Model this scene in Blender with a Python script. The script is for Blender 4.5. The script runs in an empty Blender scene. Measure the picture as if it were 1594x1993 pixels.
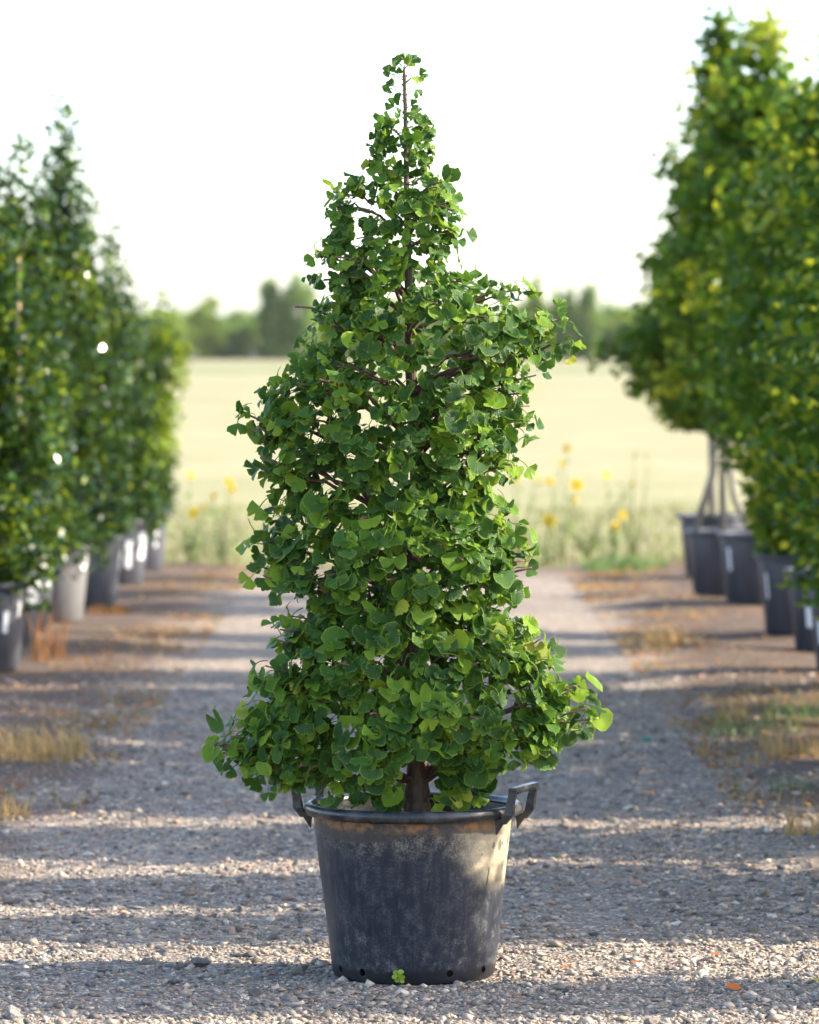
import bpy, bmesh, math, random
import numpy as np
from mathutils import Vector, Matrix

random.seed(11)
RNG = np.random.default_rng(11)
scene = bpy.context.scene
COL = scene.collection
R_ = math.radians

# ------------------------------------------------------------------ camera
CAM_H, HOR, FPX, PW, PH = 1.79, 685.0, 8800.0, 1594.0, 1993.0
TREE_D = 13.0
cam_d = bpy.data.cameras.new('camera')
cam = bpy.data.objects.new('camera', cam_d); COL.objects.link(cam)
cam.location = (0, 0, CAM_H); cam.rotation_euler = (R_(90), 0, 0)
cam_d.sensor_fit = 'VERTICAL'; cam_d.sensor_height = 36.0; cam_d.sensor_width = 28.8
cam_d.lens = 36.0 * FPX / PH
cam_d.shift_y = -(PH / 2 - HOR) / PH
cam_d.clip_start = 0.1; cam_d.clip_end = 5000
cam_d.dof.use_dof = True; cam_d.dof.focus_distance = TREE_D - 0.12
cam_d.dof.aperture_fstop = 4.1
scene.camera = cam

def W(px, py, d):
    """world point seen at photo pixel (px, py) at distance d"""
    return Vector(((px - PW / 2) / FPX * d, d, CAM_H - (py - HOR) / FPX * d))

# ------------------------------------------------------------------ sky, sun, exposure
SUN_EL, SUN_AZ = R_(30), R_(3)          # azimuth measured from +X towards +Y
world = bpy.data.worlds.new('World'); scene.world = world; world.use_nodes = True
wn = world.node_tree.nodes; wl = world.node_tree.links
bg = wn['Background']
sky = wn.new('ShaderNodeTexSky'); sky.sky_type = 'NISHITA'; sky.sun_disc = False
sky.sun_elevation = SUN_EL; sky.sun_rotation = R_(90) - SUN_AZ
sky.air_density = 0.8; sky.dust_density = 1.5; sky.ozone_density = 1.0
wl.new(sky.outputs[0], bg.inputs[0]); bg.inputs[1].default_value = 0.15
sun_d = bpy.data.lights.new('sun', 'SUN'); sun_d.energy = 3.3; sun_d.angle = R_(0.55)
sun_d.color = (1.0, 0.90, 0.74)
sun = bpy.data.objects.new('sun', sun_d); COL.objects.link(sun)
sv = Vector((math.cos(SUN_EL) * math.cos(SUN_AZ), math.cos(SUN_EL) * math.sin(SUN_AZ), math.sin(SUN_EL)))
sun.rotation_euler = (-sv).to_track_quat('-Z', 'Y').to_euler(); sun.location = (12, 14, 9)
vs = scene.view_settings
vs.view_transform = 'Standard'; vs.look = 'None'; vs.gamma = 1.0; vs.use_curve_mapping = False
vs.exposure = 2.05
scene.cycles.max_bounces = 6; scene.cycles.transmission_bounces = 5; scene.cycles.diffuse_bounces = 3; scene.cycles.glossy_bounces = 2
scene.cycles.volume_bounces = 0

# ------------------------------------------------------------------ helpers: materials
class NB:
    def __init__(s, name):
        s.m = bpy.data.materials.new(name); s.m.use_nodes = True
        s.t = s.m.node_tree; s.t.nodes.clear()
        s.out = s.t.nodes.new('ShaderNodeOutputMaterial')
    def n(s, typ, ins=None, **kw):
        nd = s.t.nodes.new('ShaderNode' + typ)
        for k, v in kw.items(): setattr(nd, k, v)
        for k, v in (ins or {}).items(): s.i(nd.inputs[k], v)
        return nd
    def i(s, sock, v):
        if isinstance(v, bpy.types.NodeSocket): s.t.links.new(v, sock)
        elif isinstance(v, bpy.types.Node): s.t.links.new(v.outputs[0], sock)
        else:
            if isinstance(v, (tuple, list)) and len(v) == 3 and sock.type == 'RGBA': v = (*v, 1)
            sock.default_value = v
    def math(s, op, a, b=None, c=None, clamp=False):
        nd = s.n('Math', operation=op, use_clamp=clamp); s.i(nd.inputs[0], a)
        if b is not None: s.i(nd.inputs[1], b)
        if c is not None: s.i(nd.inputs[2], c)
        return nd.outputs[0]
    def mix(s, f, a, b, blend='MIX'):
        nd = s.n('Mix', data_type='RGBA', blend_type=blend)
        s.i(nd.inputs[0], f); s.i(nd.inputs[6], a); s.i(nd.inputs[7], b)
        return nd.outputs[2]
    def ramp(s, f, stops, interp='LINEAR'):
        nd = s.n('ValToRGB'); cr = nd.color_ramp; cr.interpolation = interp
        while len(cr.elements) < len(stops): cr.elements.new(0.5)
        for e, (p, c) in zip(cr.elements, stops):
            e.position = p; e.color = (*c, 1) if len(c) == 3 else c
        s.i(nd.inputs[0], f); return nd.outputs[0]
    def smooth(s, x, a, b):
        nd = s.n('MapRange', interpolation_type='SMOOTHSTEP'); s.i(nd.inputs[0], x)
        s.i(nd.inputs[1], a); s.i(nd.inputs[2], b); return nd.outputs[0]
    def noise(s, vec, scale, detail=4, rough=0.55, out=0):
        nd = s.n('TexNoise', {'Scale': scale, 'Detail': detail, 'Roughness': rough})
        if vec is not None: s.i(nd.inputs['Vector'], vec)
        return nd.outputs[out]
    def bump(s, h, strength, dist=0.01, normal=None):
        nd = s.n('Bump', {'Height': h, 'Strength': strength, 'Distance': dist})
        if normal is not None: s.i(nd.inputs['Normal'], normal)
        return nd.outputs[0]
    def pbsdf(s, col, rough=0.6, spec=0.5, normal=None, **kw):
        nd = s.n('BsdfPrincipled', {'Base Color': col, 'Roughness': rough, 'Specular IOR Level': spec})
        if normal is not None: s.i(nd.inputs['Normal'], normal)
        for k, v in kw.items(): s.i(nd.inputs[k.replace('_', ' ')], v)
        return nd.outputs[0]
    def surf(s, sh): s.t.links.new(sh, s.out.inputs[0]); return s.m

def leaf_material(name, col_a, col_b, edge=None, rough=0.4, spec=0.5, transl=0.35, tcol=(0.25, 0.42, 0.04), uvveins=False, patch=None):
    b = NB(name)
    oi = b.n('ObjectInfo').outputs['Random']; geo = b.n('NewGeometry')
    isl = geo.outputs['Random Per Island']
    rnd = b.math('FRACT', b.math('ADD', oi, isl))
    col = b.mix(b.math('POWER', rnd, 1.5), col_a, col_b)
    normal = None
    if uvveins:
        uv = b.n('UVMap', uv_map='leaf').outputs[0]
        sp = b.n('SeparateXYZ', {0: uv})
        ang, rad = sp.outputs[0], sp.outputs[1]
        v = b.math('SINE', b.math('MULTIPLY', ang, 150.0))
        oc = b.n('TexCoord').outputs['Object']
        v2 = b.math('SINE', b.math('MULTIPLY_ADD', ang, 420.0, 1.0))
        nz = b.noise(oc, 260.0, 3)
        nz2 = b.noise(oc, 5.0, 4) if False else b.noise(b.n('NewGeometry').outputs['Position'], 45.0, 4)
        col = b.mix(b.math('MULTIPLY', b.smooth(v, 0.2, 1.0), 0.26), col, (0.13, 0.27, 0.03))
        col = b.mix(b.math('MULTIPLY', b.smooth(nz2, 0.45, 0.75), 0.35), col, b.mix(0.5, col, (0.10, 0.20, 0.03)))
        # pale rim of the blade, paler near the base of the fan
        col = b.mix(b.math('MULTIPLY', b.smooth(rad, 0.88, 1.0), 0.44), col, edge)
        col = b.mix(b.math('MULTIPLY', b.smooth(rad, 0.22, 0.0), 0.5), col, edge)
        # a few leaves with brown spots
        sp_ = b.math('MULTIPLY', b.smooth(b.noise(oc, 38.0, 2), 0.70, 0.74), b.smooth(rnd, 0.80, 0.9))
        col = b.mix(b.math('MULTIPLY', sp_, 0.75), col, (0.16, 0.085, 0.02))
        col = b.mix(geo.outputs['Backfacing'], col, b.mix(0.45, col, (0.14, 0.26, 0.07)))
        h = b.math('ADD', b.math('MULTIPLY', v, 0.5), b.math('ADD', b.math('MULTIPLY', v2, 0.25), b.math('MULTIPLY', nz, 1.6)))
        normal = b.bump(h, 0.5, 0.0018)
        # dew: tiny glossy beads
        vo = b.n('TexVoronoi', {'Vector': oc, 'Scale': 230.0}, feature='F1').outputs['Distance']
        dew = b.smooth(vo, 0.22, 0.16)
        normal = b.bump(dew, 0.5, 0.002, normal)
        rough = b.math('MULTIPLY_ADD', dew, -0.28, b.math('MULTIPLY_ADD', nz2, 0.22, rough - 0.11))
    if patch:
        oc = b.n('TexCoord').outputs['Object']
        f = b.smooth(b.noise(oc, patch[0], 2), patch[1], patch[2])
        col = b.mix(b.math('MULTIPLY', f, b.math('MULTIPLY_ADD', rnd, 0.6, 0.4)), col, patch[3])
    p = b.pbsdf(col, rough, spec, normal)
    tc = b.mix(0.55, col, tcol)
    tr = b.n('BsdfTranslucent', {'Color': tc})
    if normal is not None: b.i(tr.inputs['Normal'], normal)
    ms = b.n('MixShader', {0: transl, 1: p, 2: tr.outputs[0]})
    return b.surf(ms.outputs[0])

# ------------------------------------------------------------------ helpers: meshes and objects
def tag(o, label=None, cat=None, group=None, kind=None):
    if label: o['label'] = label
    if cat: o['category'] = cat
    if group: o['group'] = group
    if kind: o['kind'] = kind
    return o

def empty(name, loc=(0, 0, 0)):
    o = bpy.data.objects.new(name, None); COL.objects.link(o); o.location = loc
    o.empty_display_size = 0.1
    return o

def link(name, me, parent=None, loc=None):
    o = bpy.data.objects.new(name, me); COL.objects.link(o)
    if parent is not None: o.parent = parent
    if loc is not None: o.location = loc
    return o

def mesh(name, V, F, mats, smooth=True, midx=None):
    me = bpy.data.meshes.new(name)
    me.from_pydata([tuple(v) for v in V], [], [tuple(f) for f in F])
    for m in (mats if isinstance(mats, (list, tuple)) else [mats]): me.materials.append(m)
    if smooth: me.polygons.foreach_set('use_smooth', [True] * len(me.polygons))
    if midx is not None: me.polygons.foreach_set('material_index', list(midx))
    me.update(); return me

def np_mesh(name, V, F, mats, smooth=False, midx=None, uv=None):
    V = np.asarray(V, dtype=np.float32); F = np.asarray(F, dtype=np.int32)
    n, k = F.shape
    me = bpy.data.meshes.new(name)
    me.vertices.add(len(V)); me.vertices.foreach_set('co', V.ravel())
    me.loops.add(n * k); me.loops.foreach_set('vertex_index', F.ravel())
    me.polygons.add(n); me.polygons.foreach_set('loop_start', np.arange(0, n * k, k, dtype=np.int32))
    for m in (mats if isinstance(mats, (list, tuple)) else [mats]): me.materials.append(m)
    if midx is not None: me.polygons.foreach_set('material_index', np.asarray(midx, dtype=np.int32))
    if smooth: me.polygons.foreach_set('use_smooth', np.ones(n, dtype=bool))
    if uv is not None:
        l = me.uv_layers.new(name='leaf'); l.data.foreach_set('uv', np.asarray(uv, dtype=np.float32).ravel())
    me.update(calc_edges=True); me.validate(); return me

class MB:
    def __init__(s): s.V = []; s.F = []
    def add(s, V, F):
        o = len(s.V); s.V += [tuple(v) for v in V]; s.F += [tuple(i + o for i in f) for f in F]
    def tube(s, pts, rad, sides=8, cap=True):
        pts = [Vector(p) for p in pts]; V = []; F = []
        up = Vector((0.31, 0.17, 0.93))
        for i, p in enumerate(pts):
            t = (pts[min(i + 1, len(pts) - 1)] - pts[max(i - 1, 0)]).normalized()
            u = t.cross(up)
            if u.length < 1e-3: u = t.cross(Vector((1, 0, 0)))
            u.normalize(); w = t.cross(u)
            for j in range(sides):
                a = 2 * math.pi * j / sides
                V.append(p + (u * math.cos(a) + w * math.sin(a)) * rad[i])
        for i in range(len(pts) - 1):
            for j in range(sides):
                k = (j + 1) % sides
                F.append((i * sides + j, i * sides + k, (i + 1) * sides + k, (i + 1) * sides + j))
        if cap:
            F.append(tuple(range(sides - 1, -1, -1))); F.append(tuple((len(pts) - 1) * sides + j for j in range(sides)))
        s.add(V, F)
    def box(s, c, size, rot=None, bevel=0.0):
        bm = bmesh.new(); bmesh.ops.create_cube(bm, size=1)
        bmesh.ops.scale(bm, vec=size, verts=bm.verts)
        if bevel: bmesh.ops.bevel(bm, geom=bm.edges[:], offset=bevel, segments=2, affect='EDGES', profile=0.6)
        M = Matrix.Translation(c) @ (rot.to_4x4() if rot else Matrix())
        bm.verts.ensure_lookup_table()
        s.add([M @ v.co for v in bm.verts], [[v.index for v in f.verts] for f in bm.faces]); bm.free()
    def lathe(s, prof, seg, wob=None, close=False):
        V = []; F = []; n = len(prof)
        for r, z in prof:
            for j in range(seg):
                a = 2 * math.pi * j / seg
                rr = r * (1 + (wob(a, z) if wob else 0))
                V.append((rr * math.cos(a), rr * math.sin(a), z))
        for i in range(n - 1 if not close else n):
            i2 = (i + 1) % n
            for j in range(seg):
                k = (j + 1) % seg
                F.append((i * seg + j, i * seg + k, i2 * seg + k, i2 * seg + j))
        s.add(V, F); return n, seg
    def mesh(s, name, mat, smooth=True): return mesh(name, s.V, s.F, mat, smooth)

# ------------------------------------------------------------------ materials of the setting
def ground_coords(b):
    g = b.n('NewGeometry'); sp = b.n('SeparateXYZ', {0: g.outputs['Position']})
    return g.outputs['Position'], sp.outputs[0], sp.outputs[1], sp.outputs[2]

def make_field_mat():
    b = NB('dry_field'); P, x, y, z = ground_coords(b)
    c = b.mix(b.noise(P, 0.05, 5), (0.268, 0.236, 0.130), (0.330, 0.296, 0.172))
    c = b.mix(b.math('MULTIPLY', b.smooth(b.noise(P, 0.35, 6, 0.65), 0.45, 0.66), 0.75), c, (0.20, 0.195, 0.09))
    mp = b.n('Mapping', {0: P}); mp.inputs['Scale'].default_value = (0.006, 0.03, 1)
    c = b.mix(b.math('MULTIPLY', b.smooth(b.noise(mp.outputs[0], 1.0, 4), 0.52, 0.66), 0.55), c, (0.15, 0.175, 0.075))
    c = b.mix(b.math('MULTIPLY', b.smooth(y, 70, 40), 0.45), c, (0.215, 0.215, 0.088))
    strip = b.math('MULTIPLY', b.smooth(y, 300, 345), b.smooth(y, 420, 370))
    c = b.mix(b.math('MULTIPLY', strip, b.smooth(b.noise(P, 0.08, 4), 0.35, 0.6)), c, (0.12, 0.16, 0.06))
    n = b.bump(b.noise(P, 6.0, 6), 0.8, 0.06)
    return b.surf(b.pbsdf(c, 0.9, 0.1, n))

def stone_ramp(b, f):
    return b.ramp(f, [(0.0, (0.055, 0.054, 0.056)), (0.14, (0.125, 0.122, 0.122)), (0.30, (0.20, 0.195, 0.19)), (0.42, (0.26, 0.21, 0.175)),
                      (0.54, (0.16, 0.125, 0.10)), (0.66, (0.29, 0.28, 0.27)), (0.80, (0.37, 0.32, 0.265)), (0.90, (0.56, 0.53, 0.49)), (0.95, (0.34, 0.21, 0.165)), (1.0, (0.16, 0.185, 0.22))])

def make_lane_mat():
    b = NB('gravel_bed'); P, x, y, z = ground_coords(b)
    v1 = b.n('TexVoronoi', {'Vector': P, 'Scale': 62.0}); v2 = b.n('TexVoronoi', {'Vector': P, 'Scale': 24.0})
    r1 = b.n('SeparateColor', {0: v1.outputs['Color']}).outputs[0]
    r2 = b.n('SeparateColor', {0: v2.outputs['Color']}).outputs[1]
    g1 = b.mix(1.0, stone_ramp(b, r1), (1.38, 1.23, 1.02), 'MULTIPLY'); g2 = b.mix(1.0, stone_ramp(b, r2), (1.38, 1.23, 1.02), 'MULTIPLY')
    g = b.mix(b.smooth(b.noise(P, 9.0, 3), 0.47, 0.56), g1, g2)
    sand = b.mix(b.noise(P, 140.0, 2), (0.10, 0.085, 0.072), (0.24, 0.20, 0.165))
    gap = b.smooth(v1.outputs['Distance'], 0.42, 0.62)
    g = b.mix(b.math('MULTIPLY', gap, 0.7), g, sand)
    g = b.mix(b.math('MULTIPLY', b.smooth(b.noise(P, 1.1, 5), 0.45, 0.7), 0.45), g, b.mix(0.5, g, (0.13, 0.115, 0.10)))
    # soil and litter on the verges beside the pots
    ax = b.math('ABSOLUTE', b.math('ADD', x, -0.02))
    edge = b.math('ADD', ax, b.math('MULTIPLY_ADD', b.noise(P, 1.4, 5), 1.3, -0.65))
    soil = b.mix(b.noise(P, 7.0, 6, 0.65), (0.026, 0.018, 0.014), (0.135, 0.082, 0.050))
    soil = b.mix(b.math('MULTIPLY', b.smooth(b.noise(P, 2.3, 4), 0.5, 0.68), 0.7), soil, (0.20, 0.095, 0.042))
    soil = b.mix(b.math('MULTIPLY', b.smooth(v2.outputs['Distance'], 0.22, 0.12), 0.5), soil, g2)
    c = b.mix(b.math('MULTIPLY', b.smooth(edge, 1.22, 1.68), 0.85), g, soil)
    far = b.smooth(b.math('ADD', y, b.math('MULTIPLY', b.noise(P, 0.8, 4), 4.0)), 36.8, 40.5)
    c = b.mix(b.math('MULTIPLY', far, 0.8), c, soil)
    h = b.math('ADD', b.math('MULTIPLY', v1.outputs['Distance'], -1.0), b.math('MULTIPLY', b.noise(P, 60, 5), 0.8))
    return b.surf(b.pbsdf(c, 0.85, 0.25, b.bump(h, 0.9, 0.012)))

def make_chip_mat():
    b = NB('gravel_chips'); g = b.n('NewGeometry'); P = g.outputs['Position']
    rnd = b.math('FRACT', b.math('ADD', g.outputs['Random Per Island'], b.n('ObjectInfo').outputs['Random']))
    c = b.mix(1.0, stone_ramp(b, rnd), (1.38, 1.23, 1.02), 'MULTIPLY')
    c = b.mix(b.math('MULTIPLY', b.noise(P, 180, 4), 0.5), c, (0.185, 0.165, 0.145))
    return b.surf(b.pbsdf(c, 0.8, 0.3, b.bump(b.noise(P, 300, 4), 0.4, 0.003)))

M_FIELD, M_LANE, M_CHIP = make_field_mat(), make_lane_mat(), make_chip_mat()

def simple(name, ca, cb, scale, rough=0.8, spec=0.3, bump=0.3, bdist=0.004, stretch=None, rnd=0.0):
    b = NB(name); oc = b.n('TexCoord').outputs['Object']
    if stretch:
        mp = b.n('Mapping', {0: oc}); mp.inputs['Scale'].default_value = stretch; oc = mp.outputs[0]
    nz = b.noise(oc, scale, 5, 0.6)
    c = b.mix(b.smooth(nz, 0.3, 0.7), ca, cb)
    if rnd:
        r = b.n('NewGeometry').outputs['Random Per Island']
        c = b.mix(b.math('MULTIPLY', r, rnd), c, cb)
    return b.surf(b.pbsdf(c, rough, spec, b.bump(nz, bump, bdist)))

M_BARK = simple('ginkgo_bark', (0.075, 0.050, 0.038), (0.20, 0.14, 0.10), 40, 0.85, 0.2, 0.9, 0.006, (1, 1, 0.22))
M_TWIG = simple('red_brown_twig', (0.080, 0.032, 0.024), (0.175, 0.085, 0.060), 90, 0.6, 0.4, 0.4, 0.002)
M_BARK_B = simple('grey_bark', (0.14, 0.12, 0.10), (0.30, 0.27, 0.23), 22, 0.85, 0.2, 0.6, 0.006, (1, 1, 0.2))
M_SOIL = simple('potting_soil', (0.025, 0.018, 0.012), (0.10, 0.07, 0.045), 45, 0.95, 0.1, 1.0, 0.02)
M_POTB = simple('faded_black_plastic', (0.022, 0.025, 0.034), (0.075, 0.08, 0.10), 6, 0.5, 0.5, 0.1, 0.002, (1, 1, 0.25))
M_POTD = simple('sunlit_dusty_plastic', (0.07, 0.07, 0.075), (0.17, 0.17, 0.17), 5, 0.6, 0.4, 0.1, 0.002, (1, 1, 0.25))  # pale tone holds dust and also the sunlight falling on this pot
M_TAG = simple('white_tag', (0.72, 0.73, 0.76), (0.80, 0.80, 0.80), 30, 0.5, 0.4, 0.05, 0.001)

# ------------------------------------------------------------------ ground, lane
def field_z(y):
    return 0.77 * min(1, max(0, (y - 60) / 540.0)) ** 1.2
V = []; F = []
xs = [-420, -120, -40, -10, 10, 40, 120, 420]
ys = [-60, 0, 20, 36, 45, 60, 90, 130, 180, 250, 330, 420, 520, 620, 760]
for yy in ys:
    for xx in xs: V.append((xx, yy, field_z(yy) - 0.03))
nx = len(xs)
for j in range(len(ys) - 1):
    for i in range(nx - 1): F.append((j * nx + i, j * nx + i + 1, (j + 1) * nx + i + 1, (j + 1) * nx + i))
ground = link('ground', mesh('ground', V, F, M_FIELD)); tag(ground, kind='structure')

def lane_z(x, y):
    ax = np.abs(x)
    bank = 0.05 * np.clip((ax - 1.25) / 0.5, 0, 1) * (0.5 + 0.5 * np.sin(y * 1.7 + x * 2.1) * np.cos(y * 0.6 - 1))
    und = 0.008 * np.sin(x * 2.3 + y * 0.9) + 0.006 * np.sin(y * 2.9 - x * 1.1) + 0.005 * np.sin(x * 6.1) * np.cos(y * 5.3)
    flat = np.clip(np.hypot(x, y - TREE_D) / 0.6 - 0.5, 0, 1)
    drop = -0.05 * np.clip((y - 37.2) / 1.5, 0, 1) - 0.05 * np.clip((ax - 6.3) / 0.6, 0, 1)
    return (bank + und) * flat + drop
gx = np.linspace(-7, 7, 141); gy = np.concatenate([np.linspace(-4, 11, 31), np.linspace(11.1, 38.8, 278)])
X, Y = np.meshgrid(gx, gy); Z = lane_z(X, Y)
V = np.stack([X.ravel(), Y.ravel(), Z.ravel()], 1)
nx, ny = len(gx), len(gy)
idx = np.arange(nx * ny).reshape(ny, nx)
F = np.stack([idx[:-1, :-1], idx[:-1, 1:], idx[1:, 1:], idx[1:, :-1]], -1).reshape(-1, 4)
lane = link('gravel_lane', np_mesh('gravel_lane', V, F, M_LANE, smooth=True)); tag(lane, kind='structure')

def rand_rot(n, rng, tilt=1.0):
    """n random rotation matrices; tilt < 1 keeps z near up"""
    a = rng.uniform(0, 2 * np.pi, n); b = rng.uniform(0, 2 * np.pi, n); t = rng.uniform(0, 1, n) * tilt * np.pi / 2
    def rz(a):
        m = np.zeros((len(a), 3, 3)); m[:, 0, 0] = np.cos(a); m[:, 0, 1] = -np.sin(a); m[:, 1, 0] = np.sin(a); m[:, 1, 1] = np.cos(a); m[:, 2, 2] = 1; return m
    def rx(a):
        m = np.zeros((len(a), 3, 3)); m[:, 1, 1] = np.cos(a); m[:, 1, 2] = -np.sin(a); m[:, 2, 1] = np.sin(a); m[:, 2, 2] = np.cos(a); m[:, 0, 0] = 1; return m
    return rz(a) @ rx(t) @ rz(b)

def make_gravel(n, seed):
    rng = np.random.default_rng(seed)
    d = 11.6 + (25.0 - 11.6) * rng.uniform(0, 1, n) ** 1.7
    hw = 0.0906 * d + 0.45
    x = rng.uniform(-1, 1, n) * hw
    ax = np.abs(x) + rng.normal(0, 0.18, n)
    pat = np.sin(x * 1.9 + d * 0.8) + np.sin(d * 1.7 - x * 2.3) + 0.7 * np.sin(x * 5.1 + d * 3.3)
    keep = (ax < 1.12 + 0.02 * d) & (rng.uniform(0, 1, n) < 0.86 + 0.14 * pat - 0.5 * np.exp(-((np.abs(x + 0.1) - 0.72) / 0.16) ** 2)) | (rng.uniform(0, 1, n) < 0.16)
    keep &= np.hypot(x - 0.013, d - TREE_D) > 0.25
    x = x[keep]; d = d[keep]; n = len(x)
    s = np.clip(rng.lognormal(math.log(0.0056), 0.58, n), 0.0022, 0.024) * (0.85 + 0.012 * d)
    base = np.array([[1, 0, 0], [-1, 0, 0], [0, 1, 0], [0, -1, 0], [0, 0, 1], [0, 0, -1]], float)
    F0 = np.array([[0, 2, 4], [2, 1, 4], [1, 3, 4], [3, 0, 4], [2, 0, 5], [1, 2, 5], [3, 1, 5], [0, 3, 5]])
    P = base[None] * rng.uniform(0.65, 1.3, (n, 6, 1)) + rng.normal(0, 0.22, (n, 6, 3))
    P *= np.stack([np.ones(n), rng.uniform(0.6, 1.0, n), rng.uniform(0.28, 0.65, n)], 1)[:, None, :]
    P = np.einsum('nij,nkj->nki', rand_rot(n, rng, 0.30), P) * s[:, None, None]
    P += np.stack([x, d, lane_z(x, d) + s * rng.uniform(-0.15, 0.30, n)], 1)[:, None, :]
    F = (F0[None] + (np.arange(n) * 6)[:, None, None]).reshape(-1, 3)
    return np_mesh('gravel', P.reshape(-1, 3), F, M_CHIP)
gravel = link('loose_gravel', make_gravel(160000, 3))
tag(gravel, 'fine grey and tan crushed gravel covering the lane', 'gravel', kind='stuff')

# single stones lying proud in the gravel
def hull_mesh(seed, npts=14):
    r = random.Random(seed); bm = bmesh.new()
    for _ in range(npts):
        v = Vector((r.gauss(0, 1), r.gauss(0, 1), r.gauss(0, 1))).normalized() * r.uniform(0.8, 1.1)
        bm.verts.new((v.x, v.y * 0.8, v.z * 0.55))
    g = bmesh.ops.convex_hull(bm, input=bm.verts)
    bmesh.ops.delete(bm, geom=[e for e in g['geom_interior'] if isinstance(e, bmesh.types.BMVert)], context='VERTS')
    me = bpy.data.meshes.new('stone'); bm.to_mesh(me); bm.free(); me.materials.append(M_STONE); return me
b = NB('loose_stone'); oc = b.n('TexCoord').outputs['Object']; rn = b.n('ObjectInfo').outputs['Random']
sc_ = b.ramp(rn, [(0, (0.30, 0.285, 0.27)), (0.3, (0.50, 0.47, 0.44)), (0.55, (0.42, 0.35, 0.28)), (0.8, (0.66, 0.62, 0.57)), (1, (0.42, 0.42, 0.44))])
nz = b.noise(oc, 3.0, 6, 0.65)
sc_ = b.mix(b.smooth(nz, 0.35, 0.7), sc_, b.mix(0.6, sc_, (0.20, 0.17, 0.14)))
M_STONE = b.surf(b.pbsdf(sc_, 0.85, 0.25, b.bump(nz, 0.8, 0.3)))
stone_me = [hull_mesh(100 + k, 12 + k % 5) for k in range(12)]
fixed = [(390, 1882, .034), (583, 1897, .036), (28, 1983, .038), (425, 1915, .020), (497, 1935, .028), (555, 1745, .022), (470, 1768, .022), (390, 1785, .024), (20, 1760, .026), (70, 1722, .022),
         (1075, 1822, .022), (1070, 1895, .018), (1155, 1830, .020), (1180, 1682, .018), (967, 1950, .022), (500, 1950, .020), (890, 1918, .019), (912, 1916, .013), (1520, 1590, .024), (1400, 1580, .014),
         (610, 1875, .022), (575, 1690, .016), (690, 1920, .016), (640, 1960, .020), (240, 1780, .016), (145, 1960, .02), (350, 1950, .014), (1335, 1870, .014), (1450, 1930, .018), (1500, 1915, .018)]
rs = random.Random(5); spots = []
for px, py, s in fixed:
    d = FPX * CAM_H / (py - HOR); spots.append(((px - PW / 2) / FPX * d, d, s))
while len(spots) < 270:
    d = 11.9 + 10.5 * rs.random() ** 1.9; x = rs.uniform(-1, 1) * (0.0906 * d + 0.15)
    if math.hypot(x - 0.013, d - TREE_D) < 0.3: continue
    spots.append((x, d, rs.uniform(0.009, 0.018) * (1.0 if rs.random() < 0.8 else 1.5)))
for k, (x, d, s) in enumerate(spots):
    o = link('stone', stone_me[k % 12], lane, (x, d, float(lane_z(np.float64(x), np.float64(d))) + s * 0.34))
    o.rotation_euler = (rs.uniform(-.3, .3), rs.uniform(-.3, .3), rs.uniform(0, 6.3)); o.scale = (s, s * rs.uniform(.8, 1.1), s * rs.uniform(.8, 1.2))

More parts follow.
